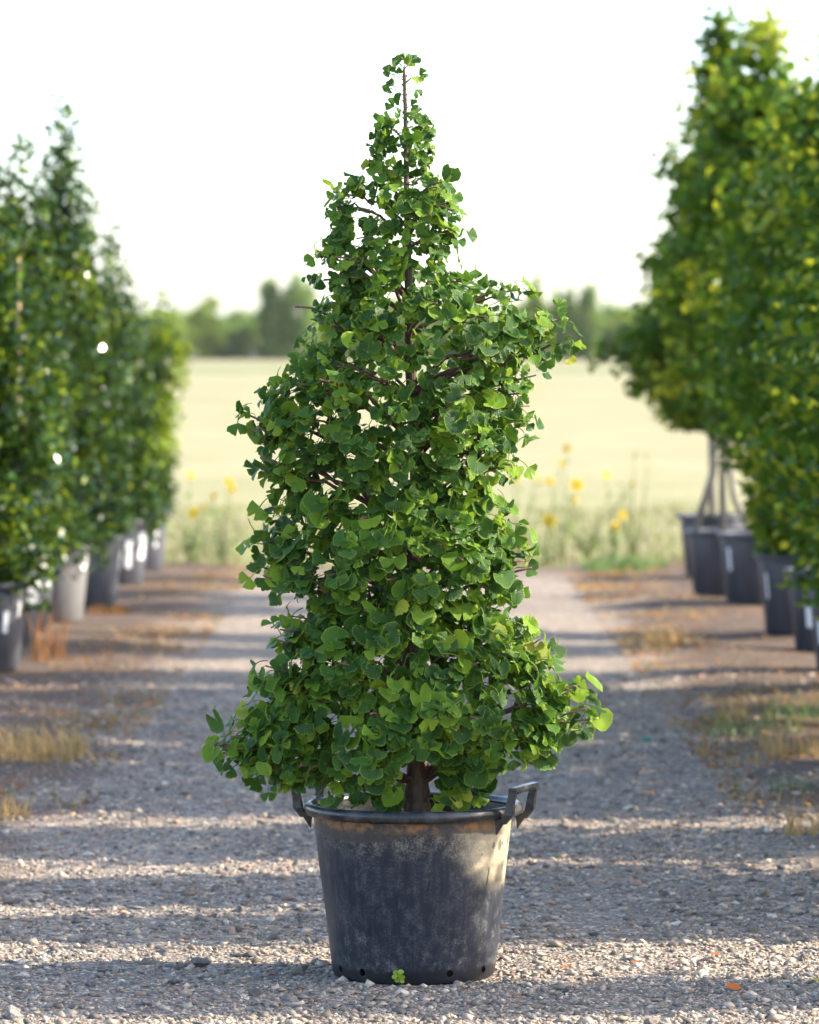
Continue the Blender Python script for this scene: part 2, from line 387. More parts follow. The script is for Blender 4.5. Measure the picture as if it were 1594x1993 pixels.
# ------------------------------------------------------------------ main pot
PX0 = W(805, 1897, TREE_D); POT = Vector((PX0.x, TREE_D, 0.0))
def make_pot_mat():
    b = NB('dusty_black_plastic'); oc = b.n('TexCoord').outputs['Object']
    sp = b.n('SeparateXYZ', {0: oc}); x, y, z = sp.outputs
    ang = b.math('ARCTAN2', x, b.math('MULTIPLY', y, -1.0))      # 0 faces the lane's near end, + to the right
    cyl = b.n('CombineXYZ', {0: b.math('MULTIPLY', ang, 0.28), 1: z, 2: 0.0}).outputs[0]
    n1 = b.noise(cyl, 9.0, 6, 0.62); n2 = b.noise(cyl, 34.0, 6, 0.7); n3 = b.noise(cyl, 160.0, 4, 0.7); nL = b.noise(cyl, 3.2, 4)
    base = b.mix(n1, (0.006, 0.0085, 0.016), (0.016, 0.022, 0.036))
    grain = b.smooth(b.math('ADD', b.math('MULTIPLY', n2, 0.55), b.math('MULTIPLY', n3, 0.45)), 0.42, 0.66)
    # grey bloom everywhere, mottled
    mp = b.n('Mapping', {0: cyl}); mp.inputs['Scale'].default_value = (1.0, 0.10, 1.0)
    st_ = b.noise(mp.outputs[0], 46.0, 5, 0.65)
    d0 = b.math('MULTIPLY', b.smooth(b.math('MULTIPLY_ADD', st_, 0.5, b.math('MULTIPLY', n1, 0.6)), 0.44, 0.62), grain)
    c = b.mix(b.math('MULTIPLY', d0, 0.85), base, (0.094, 0.090, 0.086))
    # mud splash patches low on the wall
    lo = b.math('MULTIPLY', b.smooth(z, 0.22, 0.08), b.smooth(b.noise(cyl, 13.0, 7, 0.72), 0.50, 0.64))
    c = b.mix(b.math('MULTIPLY', b.math('MULTIPLY', lo, grain), 0.8), c, (0.21, 0.19, 0.165))
    # pale dust band under the wavy water line, thick on the right shoulder, its tan there also painting the sunlit patch
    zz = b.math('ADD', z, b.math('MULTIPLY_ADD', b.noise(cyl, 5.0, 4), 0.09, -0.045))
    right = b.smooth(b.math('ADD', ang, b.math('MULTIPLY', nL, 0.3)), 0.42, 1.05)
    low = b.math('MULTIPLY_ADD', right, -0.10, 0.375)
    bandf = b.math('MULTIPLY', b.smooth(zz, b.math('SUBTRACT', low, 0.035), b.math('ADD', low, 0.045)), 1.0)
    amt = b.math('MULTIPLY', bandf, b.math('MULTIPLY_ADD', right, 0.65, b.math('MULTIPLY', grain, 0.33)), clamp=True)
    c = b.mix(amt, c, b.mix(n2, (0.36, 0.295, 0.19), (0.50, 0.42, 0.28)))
    # damp brown strip right under the rim with a scalloped lower edge
    wl_ = b.math('ADD', 0.418, b.math('MULTIPLY', b.math('SINE', b.math('MULTIPLY_ADD', ang, 3.1, 0.4)), 0.014))
    wl_ = b.math('ADD', wl_, b.math('MULTIPLY_ADD', b.noise(cyl, 11.0, 4), 0.03, -0.015))
    wet = b.smooth(z, b.math('SUBTRACT', wl_, 0.003), b.math('ADD', wl_, 0.006))
    wet = b.math('MULTIPLY', wet, b.math('MULTIPLY_ADD', b.smooth(ang, 0.95, 1.25), -0.75, 1.0))
    c = b.mix(b.math('MULTIPLY', wet, 0.8), c, (0.045, 0.04, 0.035))
    rust = b.math('MULTIPLY', b.smooth(z, 0.424, 0.446), b.smooth(b.noise(cyl, 14.0, 5, 0.7), 0.45, 0.60))
    c = b.mix(b.math('MULTIPLY', rust, 0.8), c, (0.26, 0.125, 0.045))
    # round drip marks and black scratches
    for a0, z0, r0 in ((0.98, 0.388, 0.0065), (1.11, 0.386, 0.0105), (1.17, 0.389, 0.005), (1.36, 0.392, 0.010), (0.80, 0.366, 0.003)):
        dx = b.math('MULTIPLY', b.math('SUBTRACT', ang, a0), 0.27); dz = b.math('MULTIPLY', b.math('SUBTRACT', z, z0), 0.62)
        dd = b.math('SQRT', b.math('ADD', b.math('MULTIPLY', dx, dx), b.math('MULTIPLY', dz, dz)))
        c = b.mix(b.math('MULTIPLY', b.smooth(dd, r0 * 1.15, r0 * 0.8), 0.85), c, (0.085, 0.08, 0.075))
    for a0, z0, ln, sl in ((0.16, 0.285, 0.022, -0.25), (0.93, 0.30, 0.03, -0.1), (0.92, 0.20, 0.024, -0.15), (0.86, 0.14, 0.03, -0.3), (-0.95, 0.27, 0.05, 0.1)):
        dz = b.math('SUBTRACT', z, z0)
        dx = b.math('SUBTRACT', b.math('MULTIPLY', b.math('SUBTRACT', ang, a0), 0.26), b.math('MULTIPLY', dz, -sl))
        m = b.math('MULTIPLY', b.smooth(b.math('ABSOLUTE', dx), 0.0042, 0.0015), b.smooth(b.math('ABSOLUTE', dz), ln, ln * 0.6))
        c = b.mix(b.math('MULTIPLY', m, 0.85), c, (0.010, 0.011, 0.014))
    # darker towards the foot
    foot = b.smooth(b.math('ADD', z, b.math('MULTIPLY', n1, 0.03)), 0.062, 0.045)
    c = b.mix(b.math('MULTIPLY', foot, 0.85), c, (0.012, 0.012, 0.014))
    rough = b.math('MULTIPLY_ADD', amt, 0.35, b.math('MULTIPLY_ADD', grain, 0.25, 0.45))
    return b.surf(b.pbsdf(c, rough, 0.28, b.bump(b.math('ADD', n2, b.math('MULTIPLY', n3, 0.5)), 0.22, 0.003)))
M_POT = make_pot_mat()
b = NB('wet_black_plastic'); oc = b.n('TexCoord').outputs['Object']; n1 = b.noise(oc, 18, 5, 0.6); n2 = b.noise(oc, 70, 4)
c = b.mix(b.math('MULTIPLY', b.smooth(n1, 0.45, 0.75), 0.7), (0.014, 0.015, 0.018), (0.085, 0.08, 0.075))
M_RIM = b.surf(b.pbsdf(c, b.math('MULTIPLY_ADD', n1, 0.5, 0.06), 0.5, b.bump(n2, 0.25, 0.003)))

pot = empty('plant_pot', POT)
tag(pot, 'large dusty black plastic tub with two lifting handles holding the fan-leaved tree', 'pot')
wob = lambda a, z: 0.006 * math.sin(2 * a + 0.6) * (0.6 + z) + 0.003 * math.sin(5 * a + z * 9) + 0.010 * math.exp(-((z - 0.33) / 0.12) ** 2) * math.cos(a - 3.0)
mb = MB()
prof = [(0.0005, 0.0), (0.218, 0.0), (0.229, 0.004), (0.2335, 0.014)] + [(0.2335 + (0.285 - 0.2335) * t, 0.014 + 0.448 * t) for t in [i / 12 for i in range(1, 13)]] + \
       [(0.2855, 0.478), (0.278, 0.478), (0.2710, 0.40), (0.2540, 0.25), (0.2275, 0.02), (0.0005, 0.012)]
mb.lathe(prof, 96, wob)
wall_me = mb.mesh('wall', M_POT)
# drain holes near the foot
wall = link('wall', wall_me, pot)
cut = MB()
for a in (-62, -38, 26, 58, 100, 150, 210, 260):
    aa = R_(a - 90); dirv = Vector((math.cos(aa), math.sin(aa), 0))
    p = dirv * 0.235 + Vector((0, 0, 0.032)); cut.tube([p - dirv * 0.03, p + dirv * 0.03], [0.0105, 0.0105], 14)
cut_o = link('hole_cutter', cut.mesh('hole_cutter', M_POT, False))
bm = bmesh.new(); bm.from_mesh(wall_me); bmesh.ops.remove_doubles(bm, verts=bm.verts, dist=0.0012); bmesh.ops.recalc_face_normals(bm, faces=bm.faces); bm.to_mesh(wall_me); bm.free()
bm = bmesh.new(); bm.from_mesh(cut_o.data); bmesh.ops.recalc_face_normals(bm, faces=bm.faces); bm.to_mesh(cut_o.data); bm.free()
cut_o.location = POT
md = wall.modifiers.new('holes', 'BOOLEAN'); md.operation = 'DIFFERENCE'; md.object = cut_o; md.solver = 'EXACT'
bpy.context.view_layer.update()
dg = bpy.context.evaluated_depsgraph_get()
new_me = bpy.data.meshes.new_from_object(wall.evaluated_get(dg)); wall.modifiers.clear(); wall.data = new_me
bpy.data.objects.remove(cut_o)
new_me.set_sharp_from_angle(angle=R_(40))
new_me.materials.append(M_RIM)
for p_ in new_me.polygons:
    if p_.center.z > 0.05 and p_.normal.x * p_.center.x + p_.normal.y * p_.center.y < 0: p_.material_index = 1
# rolled rim
mb = MB()
rp = []
for t in range(12):
    a = 2 * math.pi * t / 12
    rp.append((0.2985 + 0.0150 * math.cos(a), 0.482 + 0.0155 * math.sin(a) - (0.005 if math.cos(a) > 0.5 and math.sin(a) < 0 else 0)))
mb.lathe(rp, 96, lambda a, z: 0.006 * math.sin(2 * a + 0.6) * 1.08 + 0.0018 * math.sin(7 * a), close=True)
link('rim', mb.mesh('rim', M_RIM), pot)
# soil
mb = MB(); V = [(0, 0, 0.452)]; F = []
for k in range(1, 9):
    for j in range(48):
        a = 2 * math.pi * j / 48; r = 0.28 * k / 8 if k < 8 else 0.275
        V.append((r * math.cos(a), r * math.sin(a), 0.448 + 0.012 * math.sin(9 * r * 10 + 3 * a) * (k < 8) + random.uniform(-.006, .006) - 0.012 * (k / 8)))
for j in range(48): F.append((0, 1 + j, 1 + (j + 1) % 48))
for k in range(7):
    for j in range(48): F.append((1 + k * 48 + j, 1 + (k + 1) * 48 + j, 1 + (k + 1) * 48 + (j + 1) % 48, 1 + k * 48 + (j + 1) % 48))
mb.add(V, F); link('soil', mb.mesh('soil', M_SOIL), pot)
# handles
def handle(a_mid, half, r):
    mb = MB()
    P = []
    for a in (a_mid - half, a_mid + half):
        P.append(Vector((math.cos(R_(a)), math.sin(R_(a)), 0)))
    d = (P[1] - P[0]).normalized(); out = (P[0] + P[1]).normalized()
    rot = Matrix((d, out, Vector((0, 0, 1)))).transposed()
    A = P[0] * r + out * 0.012; B = P[1] * r + out * 0.012
    A = A + Vector((0, 0, 0)); wid = (B - A).length
    for p, s in ((A, -1), (B, 1)):
        # post: flat web from under the rim up to the grip, leaning outward
        q = [p + Vector((0, 0, 0.452)) - out * 0.016, p + Vector((0, 0, 0.478)) + out * 0.004, p + Vector((0, 0, 0.51)) + out * 0.008, p + Vector((0, 0, 0.545)) + out * 0.016]
        wv = [0.010, 0.0125, 0.0105, 0.010]; V = []
        for c_, w_ in zip(q, wv):
            for sx, sy in ((-1, -1), (1, -1), (1, 1), (-1, 1)): V.append(c_ + d * (sx * w_ * 0.72) + out * (sy * w_ * 1.05))
        F = [(3, 2, 1, 0), (12, 13, 14, 15)]
        for i in range(3):
            for j in range(4):
                k = (j + 1) % 4; F.append((i * 4 + j, i * 4 + k, (i + 1) * 4 + k, (i + 1) * 4 + j))
        mb.add(V, F)
        # pointed gusset running down the wall
        g0 = p * 1.0 - out * 0.024
        V = [g0 + d * -0.007 + out * 0.02 + Vector((0, 0, 0.466)), g0 + d * 0.007 + out * 0.02 + Vector((0, 0, 0.466)), g0 + d * 0.007 - out * 0.014 + Vector((0, 0, 0.466)), g0 - d * 0.007 - out * 0.014 + Vector((0, 0, 0.466)), g0 - out * 0.012 + Vector((0, 0, 0.418))]
        mb.add(V, [(3, 2, 1, 0), (0, 1, 4), (1, 2, 4), (2, 3, 4), (3, 0, 4)])
    mid = (A + B) / 2 + out * 0.017 + Vector((0, 0, 0.550))
    mb.box(mid, (wid + 0.022, 0.025, 0.012), rot, 0.004)
    for k in range(9):
        mb.box(mid + d * ((k - 4) / 8 * wid * 0.8) - Vector((0, 0, 0.009)), (0.007, 0.024, 0.007), rot, 0.002)
    me = mb.mesh('handle', M_RIM, False)
    return link('handle', me, pot)
handle(-20, 17, 0.320); handle(160, 17, 0.318)

# ------------------------------------------------------------------ ginkgo
M_G1 = leaf_material('ginkgo_leaf', (0.010, 0.044, 0.008), (0.052, 0.132, 0.014), edge=(0.24, 0.35, 0.035), rough=0.34, spec=0.22, transl=0.22, tcol=(0.20, 0.40, 0.02), uvveins=True)
M_G2 = leaf_material('ginkgo_young_leaf', (0.090, 0.195, 0.014), (0.220, 0.325, 0.020), edge=(0.36, 0.44, 0.05), rough=0.38, spec=0.22, transl=0.34, tcol=(0.34, 0.48, 0.035), uvveins=True)
M_G3 = leaf_material('ginkgo_yellow_leaf', (0.30, 0.36, 0.04), (0.42, 0.40, 0.03), edge=(0.50, 0.46, 0.06), rough=0.45, spec=0.4, transl=0.40, tcol=(0.55, 0.52, 0.03), uvveins=True)
M_PET = simple('petiole', (0.16, 0.24, 0.06), (0.28, 0.34, 0.12), 40, 0.5, 0.4, 0.1, 0.001)

SIL = [(108, 768, 815), (150, 752, 815), (200, 755, 812), (236, 738, 828), (280, 728, 842), (330, 718, 838), (375, 660, 862), (430, 642, 866), (465, 632, 882), (500, 626, 878), (540, 618, 880), (565, 640, 905), (580, 655, 975), (605, 650, 1040), (640, 622, 1068), (680, 588, 1062), (715, 562, 1030),
       (740, 560, 1022), (765, 512, 998), (800, 486, 1006), (850, 508, 1016), (900, 520, 988), (940, 535, 962), (985, 545, 970), (1040, 502, 1002), (1080, 494, 1006), (1115, 512, 1006), (1150, 552, 994), (1178, 588, 974), (1205, 588, 984), (1230, 550, 1010), (1270, 530, 1055), (1315, 524, 1088),
       (1350, 512, 1122), (1395, 490, 1126), (1430, 452, 1122), (1460, 432, 1095), (1490, 446, 1060), (1520, 485, 1020), (1545, 560, 965), (1562, 680, 930)]
SY = np.array([s[0] for s in SIL], float); SL = np.array([s[1] for s in SIL], float); SR = np.array([s[2] for s in SIL], float)
TRUNK = [(811, 1590, 25), (811, 1560, 24), (814, 1500, 22), (806, 1400, 20), (800, 1290, 18.5), (806, 1180, 17), (801, 1080, 16), (806, 1000, 15.5), (813, 930, 15), (808, 850, 13), (801, 760, 11.5), (797, 660, 9.5), (795, 560, 8), (793, 460, 6.5), (791, 370, 5.2), (790, 290, 4.8), (789, 220, 4.2), (787, 150, 3.4), (786, 132, 2.4)]
PPM = FPX / TREE_D
ginkgo = empty('ginkgo_tree', (POT.x, TREE_D, 0.44))
tag(ginkgo, 'young fan-leaved ginkgo tree in sharp focus growing from the black tub', 'tree')
G0 = Vector(ginkgo.location)
ry = random.Random(4)
tp = []
for k, (px, py, r) in enumerate(TRUNK):
    tp.append(W(px, py, TREE_D + 0.012 * math.sin(k * 1.3)) - G0)
# bark: finer rings with knots
fine = []; frad = []
for i in range(len(tp) - 1):
    for s in range(6):
        t = s / 6; fine.append(tp[i].lerp(tp[i + 1], t))
        r = (TRUNK[i][2] * (1 - t) + TRUNK[i + 1][2] * t) / PPM
        frad.append(r * (1 + 0.07 * math.sin(i * 4.1 + s * 1.7) * (1 if r > 0.008 else 0.5) + ry.uniform(-.04, .04)) * (1.25 - 0.25 * min(1, (i * 6 + s) / 8)))
mb = MB(); mb.tube(fine, frad, 14); link('trunk', mb.mesh('trunk', M_BARK), ginkgo)
def trunk_at(z):
    for i in range(len(tp) - 1):
        if tp[i].z + G0.z <= z <= tp[i + 1].z + G0.z:
            t = (z - tp[i].z - G0.z) / (tp[i + 1].z - tp[i].z); return G0 + tp[i].lerp(tp[i + 1], t), (TRUNK[i][2] * (1 - t) + TRUNK[i + 1][2] * t) / PPM
    return G0 + tp[-1], 0.003

TWIGS = []       # polylines in world space with radii
def branch(p_end, z0=None, r0=None, sag=0.0, seed=0, rend=0.0021):
    r = random.Random(seed)
    if z0 is None: z0 = p_end.z - 0.45 * math.hypot(p_end.x - POT.x, p_end.y - TREE_D)
    z0 = max(0.55, z0); a, tr = trunk_at(z0)
    pts = []; n = 8
    for i in range(n + 1):
        t = i / n; p = a.lerp(p_end, t)
        p.z += 0.06 * (t - t * t) * (1 if sag == 0 else sag) * 2
        p += Vector((r.uniform(-1, 1), r.uniform(-1, 1), r.uniform(-1, 1))) * 0.010 * (0 < i < n)
        pts.append(p)
    rr = r0 or min(tr * 0.55, 0.0045 + 0.010 * (p_end - a).length)
    TWIGS.append((pts, [rr + (rend - rr) * (i / n) ** 0.8 for i in range(n + 1)]))
def yd(d): return TREE_D + d
expl = [(574, 597, -.10), (656, 500, -.12), (578, 745, -.18), (620, 738, -.26), (1107, 668, .02), (1086, 622, .05), (1012, 562, .08), (850, 590, -.22), (838, 420, -.12), (905, 772, -.30), (1030, 790, .05), (480, 806, .0), (515, 890, .06), (500, 1050, -.05), (520, 1130, .04),
        (1020, 1040, .06), (1035, 1105, -.06), (545, 1225, -.08), (1050, 1260, .0), (1140, 1330, -.02), (1130, 1420, .06), (415, 1449, -.06), (470, 1500, .02), (900, 1530, -.10), (690, 1530, -.12), (700, 1010, -.25), (900, 1090, -.22), (640, 1120, -.2), (660, 1290, -.24), (930, 1290, -.24), (720, 1390, -.30), (930, 1400, -.28),
        (650, 400, -.03), (735, 262, .0), (842, 268, .0), (720, 325, .02), (865, 380, .02), (630, 545, .05), (885, 455, .0), (700, 640, -.15)]
for k, (px, py, dd) in enumerate(expl): branch(W(px, py, yd(dd)), seed=k, rend=0.0030 if py > 400 else 0.0021)
SHOOTS = []
for k in range(44):
    py = ry.uniform(360, 1480); sd_ = k % 2
    ex = float(np.interp(py, SY, SR if sd_ else SL)) + (1 if sd_ else -1) * ry.uniform(-6, 22)
    p = W(ex, py, TREE_D); p.y += ry.uniform(-.12, .10)
    branch(p, seed=400 + k, rend=0.0024); SHOOTS.append(TWIGS[-1][0])
for k in range(46):
    py = ry.uniform(330, 1500); L = np.interp(py, SY, SL); R = np.interp(py, SY, SR)
    a = ry.uniform(0, 2 * math.pi); cx = (L + R) / 2; hw = (R - L) / 2 * 0.86
    p = W(cx + hw * math.cos(a), py, TREE_D); p.y = TREE_D + min(hw, 235) / PPM * 0.8 * math.sin(a)
    branch(p, seed=200 + k)
for k, py in enumerate((150, 168, 186, 207, 222, 240, 262, 290, 330)):
    p, _r = trunk_at(W(788, py, TREE_D).z); a_ = k * 2.4; q = Vector((math.cos(a_), -0.4 * math.sin(a_), 0.7)).normalized()
    TWIGS.append(([p, p + q * .006, p + q * .011], [.0042, .0040, .0018]))
for pts, rad in TWIGS:
    mb = MB(); mb.tube([p - G0 for p in pts], rad, 6)
    link('branch', mb.mesh('branch', M_TWIG), ginkgo)

# leaf shapes: unit blade radius, junction with the petiole at the origin, fan axis +Y, upper face +Z
def leaf_shape(seed, fan, notch, cup, wave, curl):
    r = random.Random(seed); NA, NR = 22, 4
    V = [(0, 0, 0)]; UV = [(0.5, 0.0)]; F = []
    ph = [r.uniform(0, 6.28) for _ in range(5)]; asym = r.uniform(-.12, .12)
    for i in range(NA + 1):
        u = i / NA * 2 - 1; th = u * fan / 2
        edge = 1 - 0.16 * abs(u) ** 5 + asym * u * 0.6
        edge *= 1 - notch * math.exp(-((u - asym) / 0.075) ** 2)
        edge *= 1 + 0.05 * math.sin(9 * u + ph[0]) + 0.03 * math.sin(23 * u + ph[1])
        for j in range(1, NR + 1):
            t = j / NR; rad = edge * t * (0.94 if j < NR else 1)
            z = cup * rad * (0.6 + 0.4 * rad) + wave * rad ** 2 * math.sin(3.2 * u + ph[2]) + 0.45 * wave * rad ** 3 * math.sin(8 * u + ph[3])
            z -= curl * max(0, rad - 0.55) ** 2 * 2.2
            if fan > 5.2: z += 0.10 * u * (1 - t)
            V.append((rad * math.sin(th), rad * math.cos(th), z)); UV.append((0.5 + u * 0.5 * fan / 6.28, t))
    for i in range(NA):
        a = 1 + i * NR; c_ = 1 + (i + 1) * NR
        F.append((0, c_, a, a))
        for j in range(NR - 1): F.append((a + j, c_ + j, c_ + j + 1, a + j + 1))
    # petiole: three-sided stalk curving back behind the blade
    L = r.uniform(0.9, 1.5); n0 = len(V); pts = []
    for i in range(5):
        t = i / 4; pts.append(Vector((0.05 * math.sin(ph[4]) * t * t, -L * (t - 0.30 * t * t), -L * 0.62 * t * t)))
    for i, p in enumerate(pts):
        w = 0.045 if i else 0.055
        for k in range(3):
            a = 2.094 * k; V.append((p.x + w * math.cos(a), p.y - 0.3 * w * math.sin(a), p.z + w * math.sin(a))); UV.append((0.5, 0.05))
    for i in range(4):
        for k in range(3): F.append((n0 + i * 3 + k, n0 + i * 3 + (k + 1) % 3, n0 + (i + 1) * 3 + (k + 1) % 3, n0 + (i + 1) * 3 + k))
    return np.array(V, float), F, np.array(UV, float)
SHAPES = []
for k in range(20):
    r = random.Random(900 + k)
    fan = R_([120, 150, 170, 190, 215, 255, 295, 140, 130, 165, 180, 205, 160, 112, 320, 125, 175, 145, 235, 155][k])
    SHAPES.append(leaf_shape(50 + k, fan, r.choice([0.08, 0.2, 0.3, 0.42, 0.6, 0.72]) if fan < 4.0 else r.choice([0, 0, 0.08]), r.uniform(-.1, .34) if fan < 4 else r.uniform(.18, .50), r.uniform(.10, .28), r.uniform(-.1, .6)))
LEAF_ME = {}
def leaf_mesh(k, m):
    if (k, m) not in LEAF_ME:
        V, F, UV = SHAPES[k]; FF = [f[:3] if f[2] == f[3] else f for f in F]
        me = mesh('leaf', V, FF, [M_G1, M_G2, M_G3][m])
        l = me.uv_layers.new(name='leaf'); l.data.foreach_set('uv', np.concatenate([UV[list(f)] for f in FF]).astype(np.float32).ravel())
        LEAF_ME[(k, m)] = me
    return LEAF_ME[(k, m)]

HOLES = [(742, 415, 24), (640, 1100, 30), (588, 1192, 30), (622, 850, 17), (704, 1190, 22), (962, 762, 22), (650, 930, 15), (868, 962, 18), (700, 470, 16), (905, 640, 14), (940, 1150, 16), (770, 690, 12), (560, 1290, 15), (830, 500, 13), (600, 1010, 15), (985, 960, 14), (760, 300, 12), (850, 1110, 14)]
LEAVES = []      # (shape, mat, matrix, centre, normal, radius)
rl = random.Random(77)
def add_leaf(P, axis, nrm, s, m=None, shape=None):
    q = PW / 2 + P.x / P.y * FPX; w = HOR + (CAM_H - P.z) / P.y * FPX
    if 770 < q < 856 and 1478 < w < 1575 and P.y < TREE_D + 0.03 and shape is None: return
    if shape is None and any((q - hx) ** 2 + (w - hy) ** 2 < (hr * 0.62 + 0.15 * s * PPM) ** 2 for hx, hy, hr in HOLES): return
    if 955 < q < 1075 and 1500 < w < 1610: return
    if 570 < q < 655 and 1490 < w < 1560 and P.y < TREE_D + 0.2 and rl.random() < 0.7: return
    a = axis.normalized(); n = nrm - a * nrm.dot(a)
    if n.length < 1e-3: n = a.orthogonal()
    n.normalize(); x = a.cross(n)
    k = rl.randrange(20) if shape is None else shape
    if m is None: m = 0
    org = P - a * (0.45 * s)
    M = Matrix((( x.x * s, a.x * s, n.x * s, org.x), (x.y * s, a.y * s, n.y * s, org.y), (x.z * s, a.z * s, n.z * s, org.z), (0, 0, 0, 1)))
    LEAVES.append((k, m, M, P, n, s))
def gv(s): return Vector((rl.gauss(0, s), rl.gauss(0, s), rl.gauss(0, s)))
UP = Vector((0, 0, 1))
def size_at(py):
    return float(np.interp(py, [100, 300, 480, 700, 1000, 1450, 1560], [13, 16, 19, 20.5, 23.5, 24, 21])) * rl.uniform(0.70, 1.18) / PPM
def cluster(px, py, dep, nl, tip=0.0):
    c = W(px, py, TREE_D); c.y = TREE_D + dep
    t, _ = trunk_at(c.z)
    o = Vector((c.x - t.x, c.y - t.y, 0)); o = o.normalized() if o.length > 0.02 else Vector((0, -1, 0))
    for _ in range(nl):
        d = (o * 0.9 + gv(0.75) + UP * 0.1).normalized(); s = size_at(py)
        P = c + d * rl.uniform(0.8, 1.5) * s
        axis = d * 0.55 + Vector((0, 0, -0.75)) + gv(0.38)
        nrm = o * 0.75 + UP * 0.55 + Vector((0, -0.45, 0)) + gv(0.36)
        u = rl.random(); m = 2 if u < 0.004 + tip * 0.015 else (1 if u < 0.27 + 0.5 * tip else 0)
        add_leaf(P, axis, nrm, s, m)
yw = np.linspace(225, 1560, 400); wid = np.interp(yw, SY, SR) - np.interp(yw, SY, SL); cdf = np.cumsum(wid ** 1.12 * np.interp(yw, [225, 500, 1560], [1.5, 1.1, 1.0])); cdf /= cdf[-1]
for k in range(1200):
    py = float(np.interp(rl.random(), cdf, yw)); L = float(np.interp(py, SY, SL)); R = float(np.interp(py, SY, SR))
    mg = float(np.interp(py, [200, 400, 600, 1500], [10, 20, 38, 40]))
    cx = (L + R) / 2; hw = max(4, (R - L) / 2 - mg)
    u = rl.uniform(-1, 1) if rl.random() < 0.6 else rl.choice([-1, 1]) * rl.uniform(0.65, 1)
    b_ = min(hw, 225) / PPM * 0.82 * math.sqrt(max(0.02, 1 - u * u))
    v = rl.uniform(-1, 1); v = math.copysign(abs(v) ** (0.55 if k < 1000 else 1.2), v)
    if rl.random() < 0.34: v = -abs(v)
    if k % 5 == 0: u *= 0.55; v = -rl.uniform(0.35, 1.0)
    tipf = max(0, abs(u) - 0.8) * 1.2 + (0.35 if (rl.random() < 0.08) else 0)
    cluster(cx + u * hw, py, v * b_, rl.choice([3, 4, 4, 5]), tipf)
for k in range(130):
    py = float(np.interp(rl.random(), cdf, yw)); sd_ = rl.choice([0, 1])
    ex = float(np.interp(py, SY, SR if sd_ else SL)) + (1 if sd_ else -1) * rl.uniform(-22, 8)
    cluster(ex, py, rl.uniform(-.08, .08), rl.choice([1, 1, 2]), 0.5)
for pts in SHOOTS:
    for t, nl in ((6, 2), (7, 2), (8, 1)):
        p = pts[t]
        for _ in range(nl):
            q = PW / 2 + p.x / p.y * FPX; w = HOR + (CAM_H - p.z) / p.y * FPX
            cluster(q, w, p.y - TREE_D, 1, 0.45)
for k in range(26):
    cluster(rl.uniform(730, 880), rl.uniform(1300, 1470), -rl.uniform(.14, .26), 3, 0.1)
# clusters along the explicit branches' ends
for (px, py, dd), (pts, rad) in zip(expl, TWIGS):
    for t in ((0.62, 0.76, 0.88, 1.0) if px > 1000 and py < 700 else (0.68, 0.86)):
        p = pts[int(t * 8)]
        q = PW / 2 + p.x / p.y * FPX; w = HOR + (CAM_H - p.z) / p.y * FPX
        cluster(q, w, p.y - TREE_D, 3, 0.5 if t > 0.8 else 0.2)
